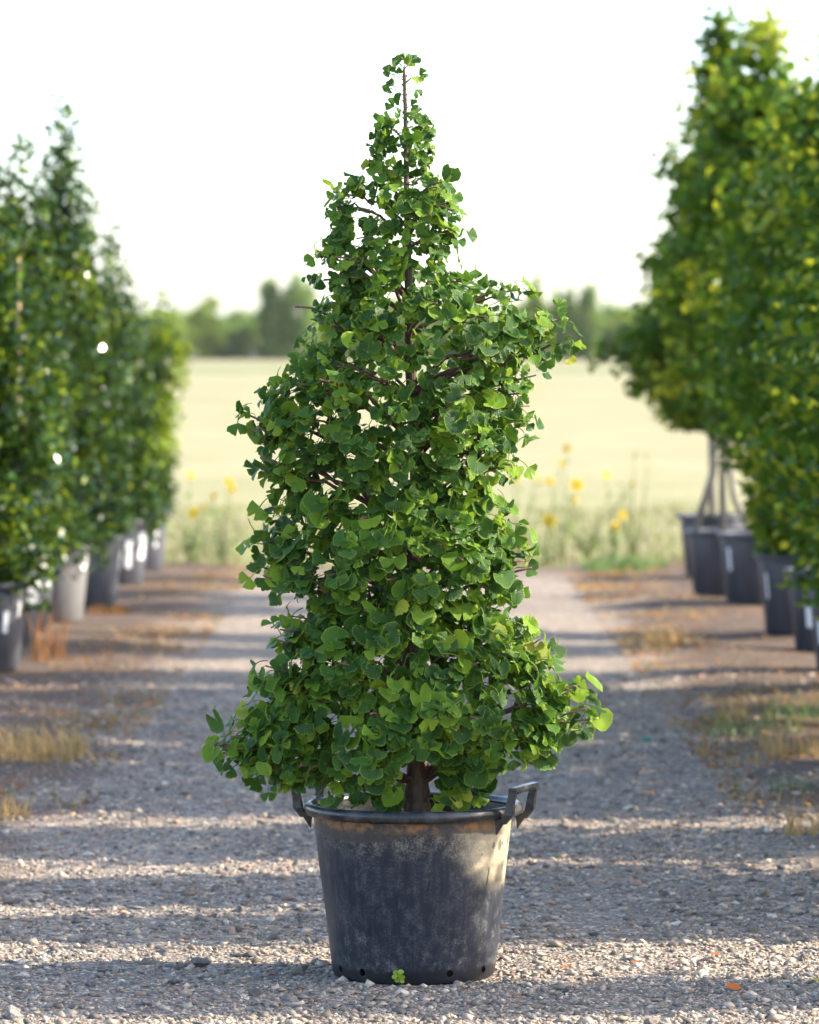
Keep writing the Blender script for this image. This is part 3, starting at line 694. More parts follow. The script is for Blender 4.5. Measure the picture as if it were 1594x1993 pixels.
# outline leaves placed one by one
sing = [(480, 803, 15, -1, .1, 1), (512, 765, 15, -1, .4, 0), (538, 740, 13, -.5, .8, 1), (515, 880, 22, -.8, -.5, 0), (530, 905, 22, -.5, -.8, 0), (535, 968, 20, -.7, .3, 0), (500, 1042, 17, -.7, .6, 0), (497, 1080, 21, -1, 0, 0), (512, 1135, 23, -.5, -.8, 0), (545, 1125, 24, 0, -1, 0), (1036, 1110, 22, 1, -.3, 0), (1000, 1140, 24, .8, -.4, 0), (1012, 1040, 26, .8, .1, 0), (1030, 830, 15, .8, -.6, 0), (1022, 775, 14, .8, .5, 0), (1002, 892, 10, .3, -1, 0),
        (620, 552, 21, -.8, -.5, 0), (655, 562, 23, -.6, -.6, 0), (572, 700, 19, -.9, -.2, 0), (578, 720, 20, -.6, -.8, 0), (648, 412, 15, -.8, .3, 0), (640, 485, 18, -.8, .2, 1), (880, 452, 13, 1, .1, 1), (855, 380, 18, .8, .3, 0), (958, 552, 14, .2, 1, 0), (995, 562, 15, .3, .9, 1), (1088, 590, 18, .3, .9, 1), (1098, 628, 12, .9, -.2, 1), (1112, 703, 14, .8, -.8, 2), (1040, 690, 23, .3, -.8, 0), (1062, 712, 20, .3, -.9, 0),
        (415, 1440, 18, -.3, .9, 1), (425, 1462, 20, -.4, -.9, 1), (460, 1452, 20, -.3, .6, 1), (448, 1498, 22, -.7, -.7, 0), (490, 1528, 26, -.6, -.7, 0), (525, 1545, 18, .1, -1, 0), (485, 1415, 17, -.6, .8, 0), (512, 1378, 16, -.7, .7, 0), (520, 1335, 22, -.8, .4, 0), (1060, 1480, 28, .3, -.9, 0), (1130, 1325, 18, .5, .8, 1), (1150, 1355, 20, .8, .3, 0), (1150, 1395, 20, .7, -.4, 0), (1140, 1420, 24, .7, -.6, 0), (1008, 1210, 17, .2, .9, 0), (1058, 1270, 18, .6, .7, 1),
        (700, 1540, 26, .1, -1, 0), (735, 1535, 22, .3, -1, 0), (665, 1520, 20, -.3, -1, 0), (850, 1560, 18, .4, -.8, 1), (935, 1550, 18, .2, -1, 1), (905, 1520, 20, .5, -.8, 0), (975, 1500, 22, .4, -.9, 0), (620, 1530, 18, -.2, -1, 0), (640, 1545, 16, .2, -1, 0), (870, 1545, 20, 0, -1, 0),
        (752, 140, 13, -.9, .35, 0), (770, 135, 11, .2, .9, 0), (772, 118, 13, -.7, .8, 0), (788, 112, 12, 0, 1, 1), (806, 116, 14, .6, .9, 0), (797, 122, 10, .3, 1, 1), (822, 142, 12, .9, .5, 0), (813, 156, 11, .3, -.9, 1), (762, 163, 11, -.6, .6, 0), (752, 174, 11, -1, -.3, 0), (814, 180, 12, .6, -.8, 0), (760, 203, 14, -.8, .5, 0), (797, 225, 8, .7, .5, 0), (742, 240, 13, -.8, .7, 0), (768, 238, 10, .1, 1, 1), (828, 252, 14, .6, .7, 1), (838, 272, 14, .8, -.2, 1), (728, 262, 12, -.5, .8, 0), (822, 312, 15, .7, -.5, 1), (716, 318, 10, -.8, .3, 0), (833, 345, 13, .8, -.2, 0), (690, 365, 14, -.5, .9, 0), (772, 192, 10, -.9, .2, 0), (806, 203, 11, .9, .3, 0), (774, 222, 11, -.8, .5, 0), (810, 232, 11, .9, .1, 1)]
STALKED = []
for px, py, r, ax, az, m in sing:
    P = W(px, py, TREE_D); t, _ = trunk_at(P.z); P.y = TREE_D + rl.uniform(-.10, .06) * min(1, abs(P.x - t.x) * 5) - (0.16 if py > 1490 and 560 < px < 980 else 0)
    add_leaf(P, Vector((ax, rl.uniform(-.4, .1), az)), Vector((0.25 * ax + rl.uniform(-.3, .3), -0.85, 0.45 + rl.uniform(-.3, .3))), r * (1.4 if py < 420 else 1.08) / PPM, m, rl.choice([0, 1, 2, 3, 8, 9, 13, 15, 16, 19]))
    if py < 420: STALKED.append(LEAVES[-1])
for k_, m_, M_, P_, n_, s_ in STALKED:
    j0 = M_.to_translation(); z_ = j0.z - 0.25 * abs(j0.x - trunk_at(j0.z)[0].x) - 0.012; t0, _r = trunk_at(min(z_, (G0 + tp[-1]).z - .004))
    md_ = j0.lerp(t0, .5) + Vector((0, -.004, .004)); mb = MB(); mb.tube([j0 - G0, md_ - G0, t0 - G0], [.0012, .0013, .0019], 5)
    link('leaf_stalk', mb.mesh('leaf_stalk', M_PET), ginkgo)
# which leaves show largest: coarse depth buffer seen from the camera
CELL = 0.004; occ = {}
order = sorted(range(len(LEAVES)), key=lambda i: LEAVES[i][3].y); show = {}
for i in order:
    k, m, M, P, n, s = LEAVES[i]; rr = s * 0.85; f = max(0.15, abs(n.y)); cnt = 0
    R2 = int(rr / CELL); ix, iz = int(P.x / CELL), int(P.z / CELL)
    for dx in range(-R2, R2 + 1):
        for dz in range(-int(R2 * f), int(R2 * f) + 1):
            if dx * dx + (dz / f) ** 2 > R2 * R2: continue
            key = (ix + dx, iz + dz)
            if key not in occ: occ[key] = i; cnt += 1
    show[i] = cnt
top = sorted(range(len(LEAVES)), key=lambda i: -show[i])[:300]; topset = set(top)
for i in top:
    k, m, M, P, n, s = LEAVES[i]
    o = link('leaf', leaf_mesh(k, m), ginkgo); o.matrix_local = Matrix.Translation(-G0) @ M
Vs, F4, mi, UVs = [], [], [], []; off = 0
for i, (k, m, M, P, n, s) in enumerate(LEAVES):
    if i in topset: continue
    V0, F0, UV0 = SHAPES[k]; Mn = np.array(M)
    V = V0 @ Mn[:3, :3].T + Mn[:3, 3] - np.array(G0)
    Vs.append(V)
    for f in F0: F4.append([q + off for q in f]); mi.append(m); UVs.append(UV0[list(f)])
    off += len(V0)
# degenerate quads at the fan centre become triangles through bmesh-free split
Vs = np.concatenate(Vs); F4 = np.array(F4); mi = np.array(mi); UVs = np.array(UVs)
T1 = F4[:, [0, 1, 2]]; T2 = F4[:, [0, 2, 3]]; ok = F4[:, 2] != F4[:, 3]
Ft = np.concatenate([T1, T2[ok]]); mt = np.concatenate([mi, mi[ok]]); ut = np.concatenate([UVs[:, [0, 1, 2]], UVs[ok][:, [0, 2, 3]]])
fo = link('foliage', np_mesh('foliage', Vs, Ft, [M_G1, M_G2, M_G3], True, mt, ut), ginkgo); tag(fo, kind='stuff')
print('ginkgo leaves', len(LEAVES))
# ribbon tied round the stem
b = NB('violet_ribbon'); M_RIB = b.surf(b.pbsdf((0.12, 0.07, 0.30), 0.5, 0.4))
mb = MB(); p0, r0 = trunk_at(W(800, 812, TREE_D).z); c0 = W(874, 800, TREE_D - 0.16)
mb.tube([c0 + Vector((0, 0, 0.03)), c0 + Vector((.003, -.004, 0.01)), c0 + Vector((-.002, 0, -.015)), c0 + Vector((.004, .003, -.04))], [0.007, 0.0085, 0.008, 0.006], 4)
rib = link('plant_ribbon', mb.mesh('plant_ribbon', M_RIB)); tag(rib, 'small violet ribbon tied among the leaves of the fan-leaved tree', 'ribbon')

# ------------------------------------------------------------------ row pots and row trees
def nursery_pot(x, y, label, group, mat=M_POTB, rtop=0.262, rbot=0.205, h=0.5, tag_az=None, name='nursery_pot'):
    e = empty(name, (x, y, float(lane_z(np.float64(x), np.float64(y))) - 0.004)); tag(e, label, 'pot', group)
    mb = MB(); mb.lathe([(0.001, 0), (rbot - 0.01, 0), (rbot, 0.012), (rtop - 0.012, h - 0.045), (rtop - 0.012, h - 0.012), (rtop - 0.022, h - 0.012), (rbot - 0.012, 0.03), (0.001, 0.03)], 40)
    link('wall', mb.mesh('wall', mat), e)
    mb = MB(); mb.lathe([(rtop - 0.014, h - 0.040), (rtop + 0.010, h - 0.036), (rtop + 0.014, h - 0.012), (rtop + 0.006, h), (rtop - 0.012, h), (rtop - 0.016, h - 0.01)], 40, close=True)
    link('rim', mb.mesh('rim', mat), e)
    mb = MB(); V = [(0, 0, h - 0.05)] + [((rtop - 0.02) * math.cos(a * math.pi / 16), (rtop - 0.02) * math.sin(a * math.pi / 16), h - 0.06) for a in range(32)]
    mb.add(V, [(0, 1 + i, 1 + (i + 1) % 32) for i in range(32)]); link('soil', mb.mesh('soil', M_SOIL), e)
    if tag_az is not None:
        for az, z0, z1, wd in tag_az:
            V = []; F = []
            for i in range(5):
                a = R_(az) + (i / 4 - 0.5) * wd / rtop
                for z in (z0, z1):
                    r = rbot + (rtop - 0.012 - rbot) * (z - 0.012) / (h - 0.057)
                    for t in (0.002, 0.005): V.append(((r + t) * math.cos(a), (r + t) * math.sin(a), z))
            for i in range(4):
                q = i * 4; F += [(q + 1, q + 5, q + 7, q + 3), (q + 0, q + 2, q + 6, q + 4), (q, q + 4, q + 5, q + 1), (q + 2, q + 3, q + 7, q + 6)]
            F += [(0, 1, 3, 2), (16, 18, 19, 17)]
            link('name_tag', mesh('name_tag', V, F, M_TAG, False), e)
    return e

def crown_mesh(name, prof, n_twig, per, ll, lw, mats, seed, lean=(0, 0), squash=1.0, yellow=None, sig=0.075, ragged=0.16, spires=()):
    """prof: list of (z, radius) above the ground. yellow: function(xyz array) -> probability"""
    rng = np.random.default_rng(seed); pz = np.array([p[0] for p in prof]); pr = np.array([p[1] for p in prof])
    zz = np.linspace(pz[0], pz[-1], 300); w = np.interp(zz, pz, pr) ** 1.25 + 0.015; c = np.cumsum(w); c /= c[-1]
    z = np.interp(rng.uniform(0, 1, n_twig), c, zz); a = rng.uniform(0, 2 * np.pi, n_twig)
    lump = 1 + ragged * np.sin(3 * a + z * 5.1 + seed) + ragged * 0.8 * np.sin(z * 9.7 + 2 * a) + rng.normal(0, ragged * 0.45, n_twig)
    rr = np.interp(z, pz, pr) * lump * np.where(rng.uniform(0, 1, n_twig) < 0.72, rng.uniform(0.78, 1.04, n_twig), rng.uniform(0.25, 0.8, n_twig))
    tip = np.stack([rr * np.cos(a), rr * np.sin(a) * squash, z], 1)
    ns = 0
    for sx, sy, z0, z1, r0 in spires:
        m = max(6, int((z1 - z0) * 15)); ns += m; zs = np.linspace(z0, z1, m); aa = rng.uniform(0, 6.28, m); q = 0.75 * r0 * (1 - 0.85 * (zs - z0) / (z1 - z0)) * rng.uniform(0.3, 1.1, m)
        tip = np.concatenate([tip, np.stack([sx + q * np.cos(aa), sy + q * np.sin(aa), zs], 1)]); a = np.concatenate([a, aa]); n_twig += m
    # each twig carries leaves strung back from its tip
    n = n_twig * per; tid = np.repeat(np.arange(n_twig), per); t = rng.uniform(0, 1, n) ** 0.8
    d = np.stack([np.cos(a) * 0.7, np.sin(a) * 0.7, np.full(n_twig, 0.75)], 1) + rng.normal(0, 0.3, (n_twig, 3))
    if ns: d[-ns:] = np.array([0, 0, 1.0]) + rng.normal(0, 0.22, (ns, 3))
    d /= np.linalg.norm(d, axis=1)[:, None]
    P = tip[tid] - d[tid] * (t * 0.26)[:, None] + rng.normal(0, sig, (n, 3)) * np.array([1, 1, 0.9])
    f = (P[:, 2] - pz[0]) / (pz[-1] - pz[0])
    P[:, 0] += lean[0] * f; P[:, 1] += lean[1] * f
    P[:, 2] = np.maximum(P[:, 2], pz[0] - 0.06)
    ax = d[tid] * 0.5 + rng.normal(0, 0.65, (n, 3)) + np.array([0, 0, -0.15]); ax /= np.linalg.norm(ax, axis=1)[:, None]
    up = rng.normal(0, 0.6, (n, 3)) + np.array([0, 0, 0.7]) + d[tid] * 0.5
    sd = np.cross(ax, up); sd /= np.linalg.norm(sd, axis=1)[:, None] + 1e-6
    nr = np.cross(sd, ax)
    L = ll * rng.uniform(0.65, 1.25, n)[:, None]; Wd = lw * rng.uniform(0.7, 1.2, n)[:, None]
    V = np.stack([P - ax * L * 0.5, P + sd * Wd * 0.5 + nr * Wd * 0.18, P + ax * L * 0.5 - nr * L * 0.10, P - sd * Wd * 0.5 + nr * Wd * 0.18], 1).reshape(-1, 3)
    F = np.arange(n * 4).reshape(n, 4)
    mi = np.zeros(n, int)
    if yellow is not None:
        pr_ = yellow(tip)[tid] + 0.04; mi = (rng.uniform(0, 1, n) < pr_).astype(int)
    return np_mesh(name, V, F, mats, False, mi)

def row_tree(x, y, base, prof, n_twig, per, ll, lw, mats, seed, label, group, name, trunk_r=0.022, stems=1, lean=(0, 0), yellow=None, ragged=0.16, sig=0.075, share=None, spires=()):
    e = empty(name, (x, y, base)); tag(e, label, 'tree', group)
    r = random.Random(seed); mb = MB(); ztop = prof[-1][0]
    for s in range(stems):
        ox = (s - (stems - 1) / 2) * 0.115; pts = []; rad = []
        for i in range(9):
            t = i / 8; pts.append(Vector((ox * (1 - 0.8 * math.sin(min(1, t * 2) * 1.57)) + lean[0] * max(0, t - 0.1) + r.uniform(-.012, .012) + (ox * 0.9 if i == 0 else 0), r.uniform(-.012, .012) + lean[1] * t, t * (ztop - base) * (1 if s == 0 else 0.6))))
            rad.append(max(0.004, trunk_r * (1 - 0.85 * t)))
        mb.tube(pts, rad, 8)
    for k in range(16):
        z = r.uniform(prof[0][0] + 0.05, prof[-2][0]); rr = np.interp(z, [p[0] for p in prof], [p[1] for p in prof]) * 0.8; a = r.uniform(0, 6.28)
        f = z / ztop; c0 = Vector((lean[0] * f, lean[1] * f, max(0.05, z - base - rr * 0.7)))
        mb.tube([c0, c0 + Vector((rr * .5 * math.cos(a), rr * .5 * math.sin(a), rr * 0.45)), c0 + Vector((rr * math.cos(a), rr * math.sin(a), rr * 0.75))], [0.008, 0.006, 0.003], 5)
    link('trunk', mb.mesh('trunk', M_BARK_B), e)
    if share: cm = share
    else: cm = crown_mesh('crown', [(z - base, q) for z, q in prof], n_twig, per, ll, lw, mats, seed, lean, yellow=yellow, ragged=ragged, sig=sig, spires=[(q0, q1, q2 - base, q3 - base, q4) for q0, q1, q2, q3, q4 in spires])
    c = link('crown', cm, e); tag(c, kind='stuff')
    return e

M_L1 = leaf_material('glossy_dark_leaf', (0.007, 0.028, 0.007), (0.042, 0.098, 0.014), rough=0.20, spec=0.36, transl=0.14, tcol=(0.20, 0.34, 0.03))
M_L2 = leaf_material('bright_green_leaf', (0.11, 0.21, 0.015), (0.25, 0.32, 0.015), rough=0.30, spec=0.3, transl=0.35, tcol=(0.42, 0.48, 0.03))
M_R1 = leaf_material('maple_green_leaf', (0.018, 0.066, 0.006), (0.095, 0.195, 0.010), rough=0.45, spec=0.2, transl=0.34, tcol=(0.28, 0.40, 0.03))
M_R2 = leaf_material('maple_yellow_leaf', (0.20, 0.29, 0.018), (0.44, 0.42, 0.028), rough=0.45, spec=0.2, transl=0.42, tcol=(0.52, 0.54, 0.03))

LG, RG = 'columnar trees in pots along the left of the lane', 'broad trees in pots along the right of the lane'
def lprof(zt, rm, zb=0.42):
    h = zt - zb
    return [(zb, rm * 0.55), (zb + 0.09 * h, rm * 0.92), (zb + 0.25 * h, rm), (zb + 0.42 * h, rm * 0.90), (zb + 0.60 * h, rm * 0.62), (zb + 0.76 * h, rm * 0.36), (zb + 0.88 * h, rm * 0.17), (zb + 0.95 * h, rm * 0.09), (zt, rm * 0.05)]
left = [
    (-2.38, 25.2, 2.85, 0.56, (0.05, 0), 'glossy columnar tree at the left edge, nearest of the left row', 'black nursery pot cut by the left edge, with a white tag', [(-52, .22, .34, .035), (-28, .30, .46, .02)]),
    (-2.46, 27.2, 3.20, 0.55, (0.06, 0), 'glossy columnar tree second from the left edge with a bare pale stake', 'black nursery pot second in the left row, mostly hidden behind the nearest', [(-30, .24, .42, .11), (-10, .26, .44, .07)]),
    (-2.49, 28.6, 2.70, 0.50, (0.0, 0), 'glossy tree tucked between the staked tree and the tallest of the left row', 'black nursery pot third in the left row, just before the pale one', [(-25, .26, .40, .05)]),
    (-2.36, 29.8, 3.44, 0.54, (0.03, 0), 'tallest glossy tree of the left row with a thin crooked top', 'pale sunlit dusty pot in the left row', [(-25, .34, .46, .07)]),
    (-2.27, 31.8, 3.02, 0.50, (0.0, 0), 'glossy tree just behind the tallest of the left row', 'dark bare nursery pot in the left row above the orange leaf heap', [(-12, .26, .42, .03)]),
    (-2.22, 34.2, 2.52, 0.43, (0.0, 0), 'shorter glossy tree with a two-pronged top, second last in the left row', 'second last nursery pot of the left row with a bright white tag', [(-30, .20, .40, .08), (-62, .14, .34, .05)]),
    (-2.20, 36.5, 2.33, 0.42, (0.16, 0), 'small yellow-green sided tree at the far end of the left row', 'last black nursery pot at the far end of the left row', [(-45, .2, .36, .03)])]
SP = [[(0, 0, 2.0, 2.85, .12), (.25, -.1, 1.3, 2.0, .12), (.1, .1, 1.9, 2.6, .1)],
      [(0.04, 0, 2.4, 3.2, .10), (.18, 0, 2.1, 2.85, .13), (.3, -.1, 1.7, 2.4, .12), (-.15, 0, 2.0, 2.9, .12)],
      [(0, 0, 2.0, 2.7, .12), (.2, 0, 1.6, 2.3, .12)],
      [(0.03, 0, 2.5, 3.52, .10), (.15, 0, 2.2, 2.95, .10), (-.14, 0, 2.2, 2.8, .10), (.28, -.1, 1.7, 2.4, .12), (.1, 0, 2.9, 3.30, .05)],
      [(0, 0, 2.2, 3.0, .12), (.16, 0, 2.0, 2.7, .12), (-.2, 0, 1.9, 2.6, .12), (.3, -.1, 1.4, 2.1, .12)],
      [(0, 0, 1.8, 2.5, .10), (.10, 0, 1.8, 2.42, .08), (-.16, 0, 1.6, 2.2, .1), (.2, 0, 1.3, 1.9, .1)],
      [(.05, 0, 1.6, 2.32, .13), (-.1, 0, 1.5, 2.1, .1), (.2, 0, 1.4, 2.0, .1)]]
for k, (x, y, zt, rm, lean, lab, plab, tg) in enumerate(left):
    p = nursery_pot(x, y, plab, 'nursery pots of the left row', M_POTD if k == 3 else M_POTB, tag_az=tg)
    yel = (lambda P: np.clip((P[:, 0] + 0.12) * 3.0, 0, 0.85) * (P[:, 2] > 0.5)) if k == 6 else (lambda P, k=k: 0.05 + 0.42 * (np.sin(P[:, 0] * 9 + k) * np.sin(P[:, 2] * 6 + k * 2 + P[:, 1] * 5) > 0.62))
    row_tree(x, y, p.location.z + 0.44, lprof(zt - 0.30, rm * 0.66), 320, 28, 0.070, 0.036, [M_L1, M_L2], 40 + k, lab, LG, 'columnar_tree', lean=lean, yellow=yel, ragged=0.17, sig=0.045, spires=SP[k])
# bare stake standing in the second left pot
M_CANE = simple('bamboo_cane', (0.42, 0.26, 0.13), (0.55, 0.38, 0.22), 20, 0.6, 0.3, 0.2, 0.003)
mb = MB(); q = W(36, 500, 26.5); q2 = W(38, 1080, 26.5)
mb.tube([q2, q2.lerp(q, .3) + Vector((.004, 0, 0)), q2.lerp(q, .65), q], [.013, .0125, .012, .011], 8)
st = link('garden_stake', mb.mesh('garden_stake', M_CANE)); tag(st, 'pale bamboo stake standing among the dark leaves at the left edge', 'stake')

rp = {
    'a': [(1.36, .16), (1.46, .42), (1.62, .60), (1.85, .70), (2.10, .66), (2.30, .50), (2.6, .42), (3.0, .36), (3.4, .32), (3.8, .22), (4.1, .12), (4.3, .05)],
    'b': [(1.30, .20), (1.42, .50), (1.7, .66), (2.2, .66), (2.7, .60), (3.2, .50), (3.6, .38), (3.95, .24), (4.2, .10), (4.34, .05)],
    'c': [(0.60, .22), (0.80, .36), (1.2, .42), (1.8, .50), (2.4, .46), (2.9, .36), (3.3, .2), (3.52, .06)],
    'd': [(0.88, .30), (1.08, .52), (1.4, .62), (2.0, .62), (2.6, .52), (3.1, .36), (3.5, .12), (3.62, .05)],
    'e': [(1.25, .20), (1.40, .42), (1.65, .52), (2.0, .52), (2.4, .40), (2.8, .28), (3.1, .12), (3.25, .05)]}
right = [
    (2.38, 35.4, 'e', 'far green tree ending the right row, half hidden by the tree with bare stems', 'last nursery pot at the far end of the right row', [(-140, .22, .36, .05)], 1, (-.14, 0)),
    (2.29, 33.0, 'a', 'broad yellow-flecked tree on several bare pale stems in the right row', 'nursery pot under the bare pale stems, second from the far end on the right', None, 3, (-.02, 0)),
    (2.42, 31.4, 'b', 'tallest tree of the right row with a yellow patch below its top', 'wide dark nursery pot with narrow white tag, third from the right far end', [(-146, .24, .40, .03)], 1, (0.02, 0)),
    (2.46, 28.5, 'c', 'dark slender tree leafy down to its pot in the right row', 'nursery pot fourth from the far end on the right with a pale streak', [(-150, .22, .38, .02)], 1, (0, 0)),
    (2.52, 27.0, 'd', 'dense tree behind the nearest one at the right edge', 'nursery pot fifth from the far end on the right, with a white tag', [(-128, .16, .30, .05)], 1, (0, 0)),
    (2.46, 24.9, 'd', 'nearest tree of the right row, cut by the right edge', 'nearest nursery pot cut by the right edge', [(-150, .16, .30, .04)], 1, (0.03, 0))]
for k, (x, y, pf, lab, plab, tg, stems, lean) in enumerate(right):
    p = nursery_pot(x, y, plab, 'nursery pots of the right row', tag_az=tg, rtop=0.275, rbot=0.215)
    yel = lambda P, k=k: 0.03 + 0.80 * (np.sin(P[:, 0] * 5 + k * 2.0 + 0.5) * np.sin(P[:, 2] * 4.2 + k + P[:, 1] * 3) > 0.52)
    prof = rp[pf] if k != 5 else [(z, q * 1.0) for z, q in rp[pf]]
    row_tree(x, y, p.location.z + 0.44, prof, 330, 28, 0.088, 0.070, [M_R1, M_R2], 60 + k, lab, RG, 'leafy_tree', trunk_r=0.029 if stems > 1 else 0.03, stems=stems, lean=lean, yellow=yel, ragged=0.22, sig=0.060)
# the same row goes on towards the camera, outside the frame; its shade falls across the lane
near_d = [23.6, 22.5, 21.4, 20.2, 19.1, 18.1, 16.6, 15.2, 14.25, 12.66]
shared = [crown_mesh('crown', [(z - 0.44, q) for z, q in prof], 380, 22, 0.085, 0.070, [M_R1, M_R2], 300 + i, yellow=lambda P: np.full(len(P), 0.2), ragged=0.12) for i, prof in enumerate([
    [(0.58, .40), (0.9, .66), (1.4, .66), (2.0, .60), (2.6, .48), (3.1, .34), (3.6, .14), (3.8, .05)],
    [(0.58, .34), (0.9, .55), (1.4, .48), (2.0, .38), (2.6, .30), (3.2, .22), (3.6, .10), (3.8, .05)],
    [(0.58, .16), (0.9, .28), (1.4, .26), (2.0, .22), (2.6, .17), (3.2, .11), (3.6, .06)]])]
for k, y in enumerate(near_d):
    x = 2.5
    p = nursery_pot(x, y, 'black nursery pot beside the near part of the lane', 'nursery pots nearer than the view')
    row_tree(x, y, p.location.z + 0.44, [(0.58, .3), (1.4, .66), (3.6, .2), (3.8, .1)], 0, 0, 0, 0, None, 500 + k, 'broad potted tree beside the near part of the lane', 'trees nearer than the view', 'leafy_tree', share=shared[2 if y < 13 else 1 if y < 16 else 0])
    
# coloured plant tags on the right-hand trees
def ribbon(px, py, d, colr, label, s):
    b = NB('ribbon'); m = b.surf(b.pbsdf(colr, 0.5, 0.4)); c = W(px, py, d); mb = MB()
    mb.tube([c + Vector((0, 0, s)), c + Vector((s * .2, -s * .2, s * .3)), c + Vector((-s * .1, 0, -s * .4)), c + Vector((s * .1, .0, -s * 1.2))], [s * .42, s * .5, s * .46, s * .4], 4)
    o = link('plant_ribbon', mb.mesh('plant_ribbon', m)); tag(o, label, 'ribbon')
ribbon(1450, 553, 30.7, (0.01, 0.10, 0.45), 'small blue tag high in the tallest right-hand tree', 0.028)
ribbon(1590, 688, 24.2, (0.55, 0.05, 0.03), 'red tag hanging at the right edge in the nearest tree', 0.035)

# ------------------------------------------------------------------ verge plants
def blades(n, area, h, w, lean, rng, centre=(0, 0), zf=None, prob=None):
    """grass blades: 3-joint strips. area = function(rng, n) -> x, y arrays"""
    x, y = area(rng, n); n = len(x)
    z0 = zf(x, y) if zf is not None else np.zeros(n)
    a = rng.uniform(0, 2 * np.pi, n); hh = h * rng.uniform(0.15, 1.25, n); le = lean * rng.uniform(0.2, 1.2, n) * hh; ww = w * rng.uniform(0.6, 1.2, n)
    dx, dy = np.cos(a), np.sin(a); V = []
    for t, wt in ((0, 1), (0.5, 0.8), (1.0, 0.08)):
        cx = x + dx * le * t * t; cy = y + dy * le * t * t; cz = z0 - 0.005 + hh * (t - 0.25 * t * t * min(1, lean))
        V += [np.stack([cx - dy * ww * wt, cy + dx * ww * wt, cz], 1), np.stack([cx + dy * ww * wt, cy - dx * ww * wt, cz], 1)]
    V = np.stack(V, 1).reshape(-1, 3); b6 = np.arange(n) * 6
    F = np.concatenate([np.stack([b6, b6 + 1, b6 + 3, b6 + 2], 1), np.stack([b6 + 2, b6 + 3, b6 + 5, b6 + 4], 1)])
    return V, F
M_STRAW = leaf_material('straw_grass', (0.36, 0.225, 0.09), (0.60, 0.42, 0.20), rough=0.7, spec=0.2, transl=0.3, tcol=(0.5, 0.36, 0.12))
M_RUST = leaf_material('rusty_weed', (0.24, 0.095, 0.028), (0.40, 0.20, 0.075), rough=0.7, spec=0.2, transl=0.3, tcol=(0.55, 0.26, 0.06))
M_GRASS = leaf_material('green_grass', (0.065, 0.125, 0.045), (0.13, 0.19, 0.06), rough=0.5, spec=0.35, transl=0.35, tcol=(0.25, 0.42, 0.06))
M_FGRASS = leaf_material('field_grass', (0.21, 0.18, 0.10), (0.28, 0.245, 0.145), rough=0.8, spec=0.15, transl=0.3, tcol=(0.28, 0.24, 0.12))
M_FGREEN = leaf_material('field_weed_green', (0.15, 0.20, 0.06), (0.25, 0.29, 0.09), rough=0.7, spec=0.2, transl=0.3, tcol=(0.28, 0.33, 0.09))
rg = np.random.default_rng(21)
def disc(cx, cy, r, ry=None):
    def f(rng, n):
        a = rng.uniform(0, 6.283, n); q = np.sqrt(rng.uniform(0, 1, n)); return cx + r * q * np.cos(a), cy + (ry or r) * q * np.sin(a)
    return f
def gpt(px, py):
    d = FPX * CAM_H / (py - HOR); return (px - PW / 2) / FPX * d, d
def tuft(px, py, r, h, n, mat, label, name='grass_tuft', cat='grass', lean=0.8, w=0.0028):
    x, y = gpt(px, py); z = float(lane_z(np.float64(x), np.float64(y)))
    V, F = blades(n, disc(0, 0, r, r * 1.5), h, w, lean, rg)
    o = link(name, np_mesh(name, V, F, mat), None, (x, y, z)); tag(o, label, cat, 'tufts on the verges')
    return o
tuft(60, 1490, .24, .19, 380, M_STRAW, 'large straw-coloured grass clump on the left verge')
tuft(125, 1475, .11, .11, 140, M_STRAW, 'low straw tuft just right of the large dry clump on the left')
tuft(15, 1592, .09, .12, 110, M_STRAW, 'small dry tuft at the left edge below the large dry clump')
tuft(95, 1290, .11, .34, 34, M_RUST, 'tall rusty dead weed in front of the left pots', 'dead_weed', 'weed', 0.25, 0.006)
tuft(212, 1200, .15, .09, 90, M_RUST, 'orange heap of dead leaves at the foot of the left pots', 'dead_weed', 'weed', 1.0, 0.008)
tuft(1465, 1440, .22, .15, 110, M_GRASS, 'bright green grass clump on the right verge')
tuft(1545, 1400, .18, .20, 90, M_GRASS, 'taller green grass at the right edge above the bright clump')
tuft(1560, 1475, .20, .15, 260, M_STRAW, 'straw-coloured tuft at the right edge below the green grass')
tuft(1545, 1548, .10, .07, 70, M_GRASS, 'low green weed near the right edge below the straw tuft')
tuft(1570, 1630, .09, .15, 90, M_STRAW, 'thin dry stalks at the right edge of the gravel')
tuft(1295, 1262, .10, .15, 90, M_STRAW, 'small pale forked tuft standing alone on the right of the lane', lean=1.2, w=0.005)
tuft(1420, 1395, .10, .14, 90, M_STRAW, 'thin straw tuft on the lane side of the bright green clump')
tuft(1215, 1112, .35, .16, 260, M_GRASS, 'dark green weed patch at the far end of the lane, right side', lean=1.0, w=0.008)
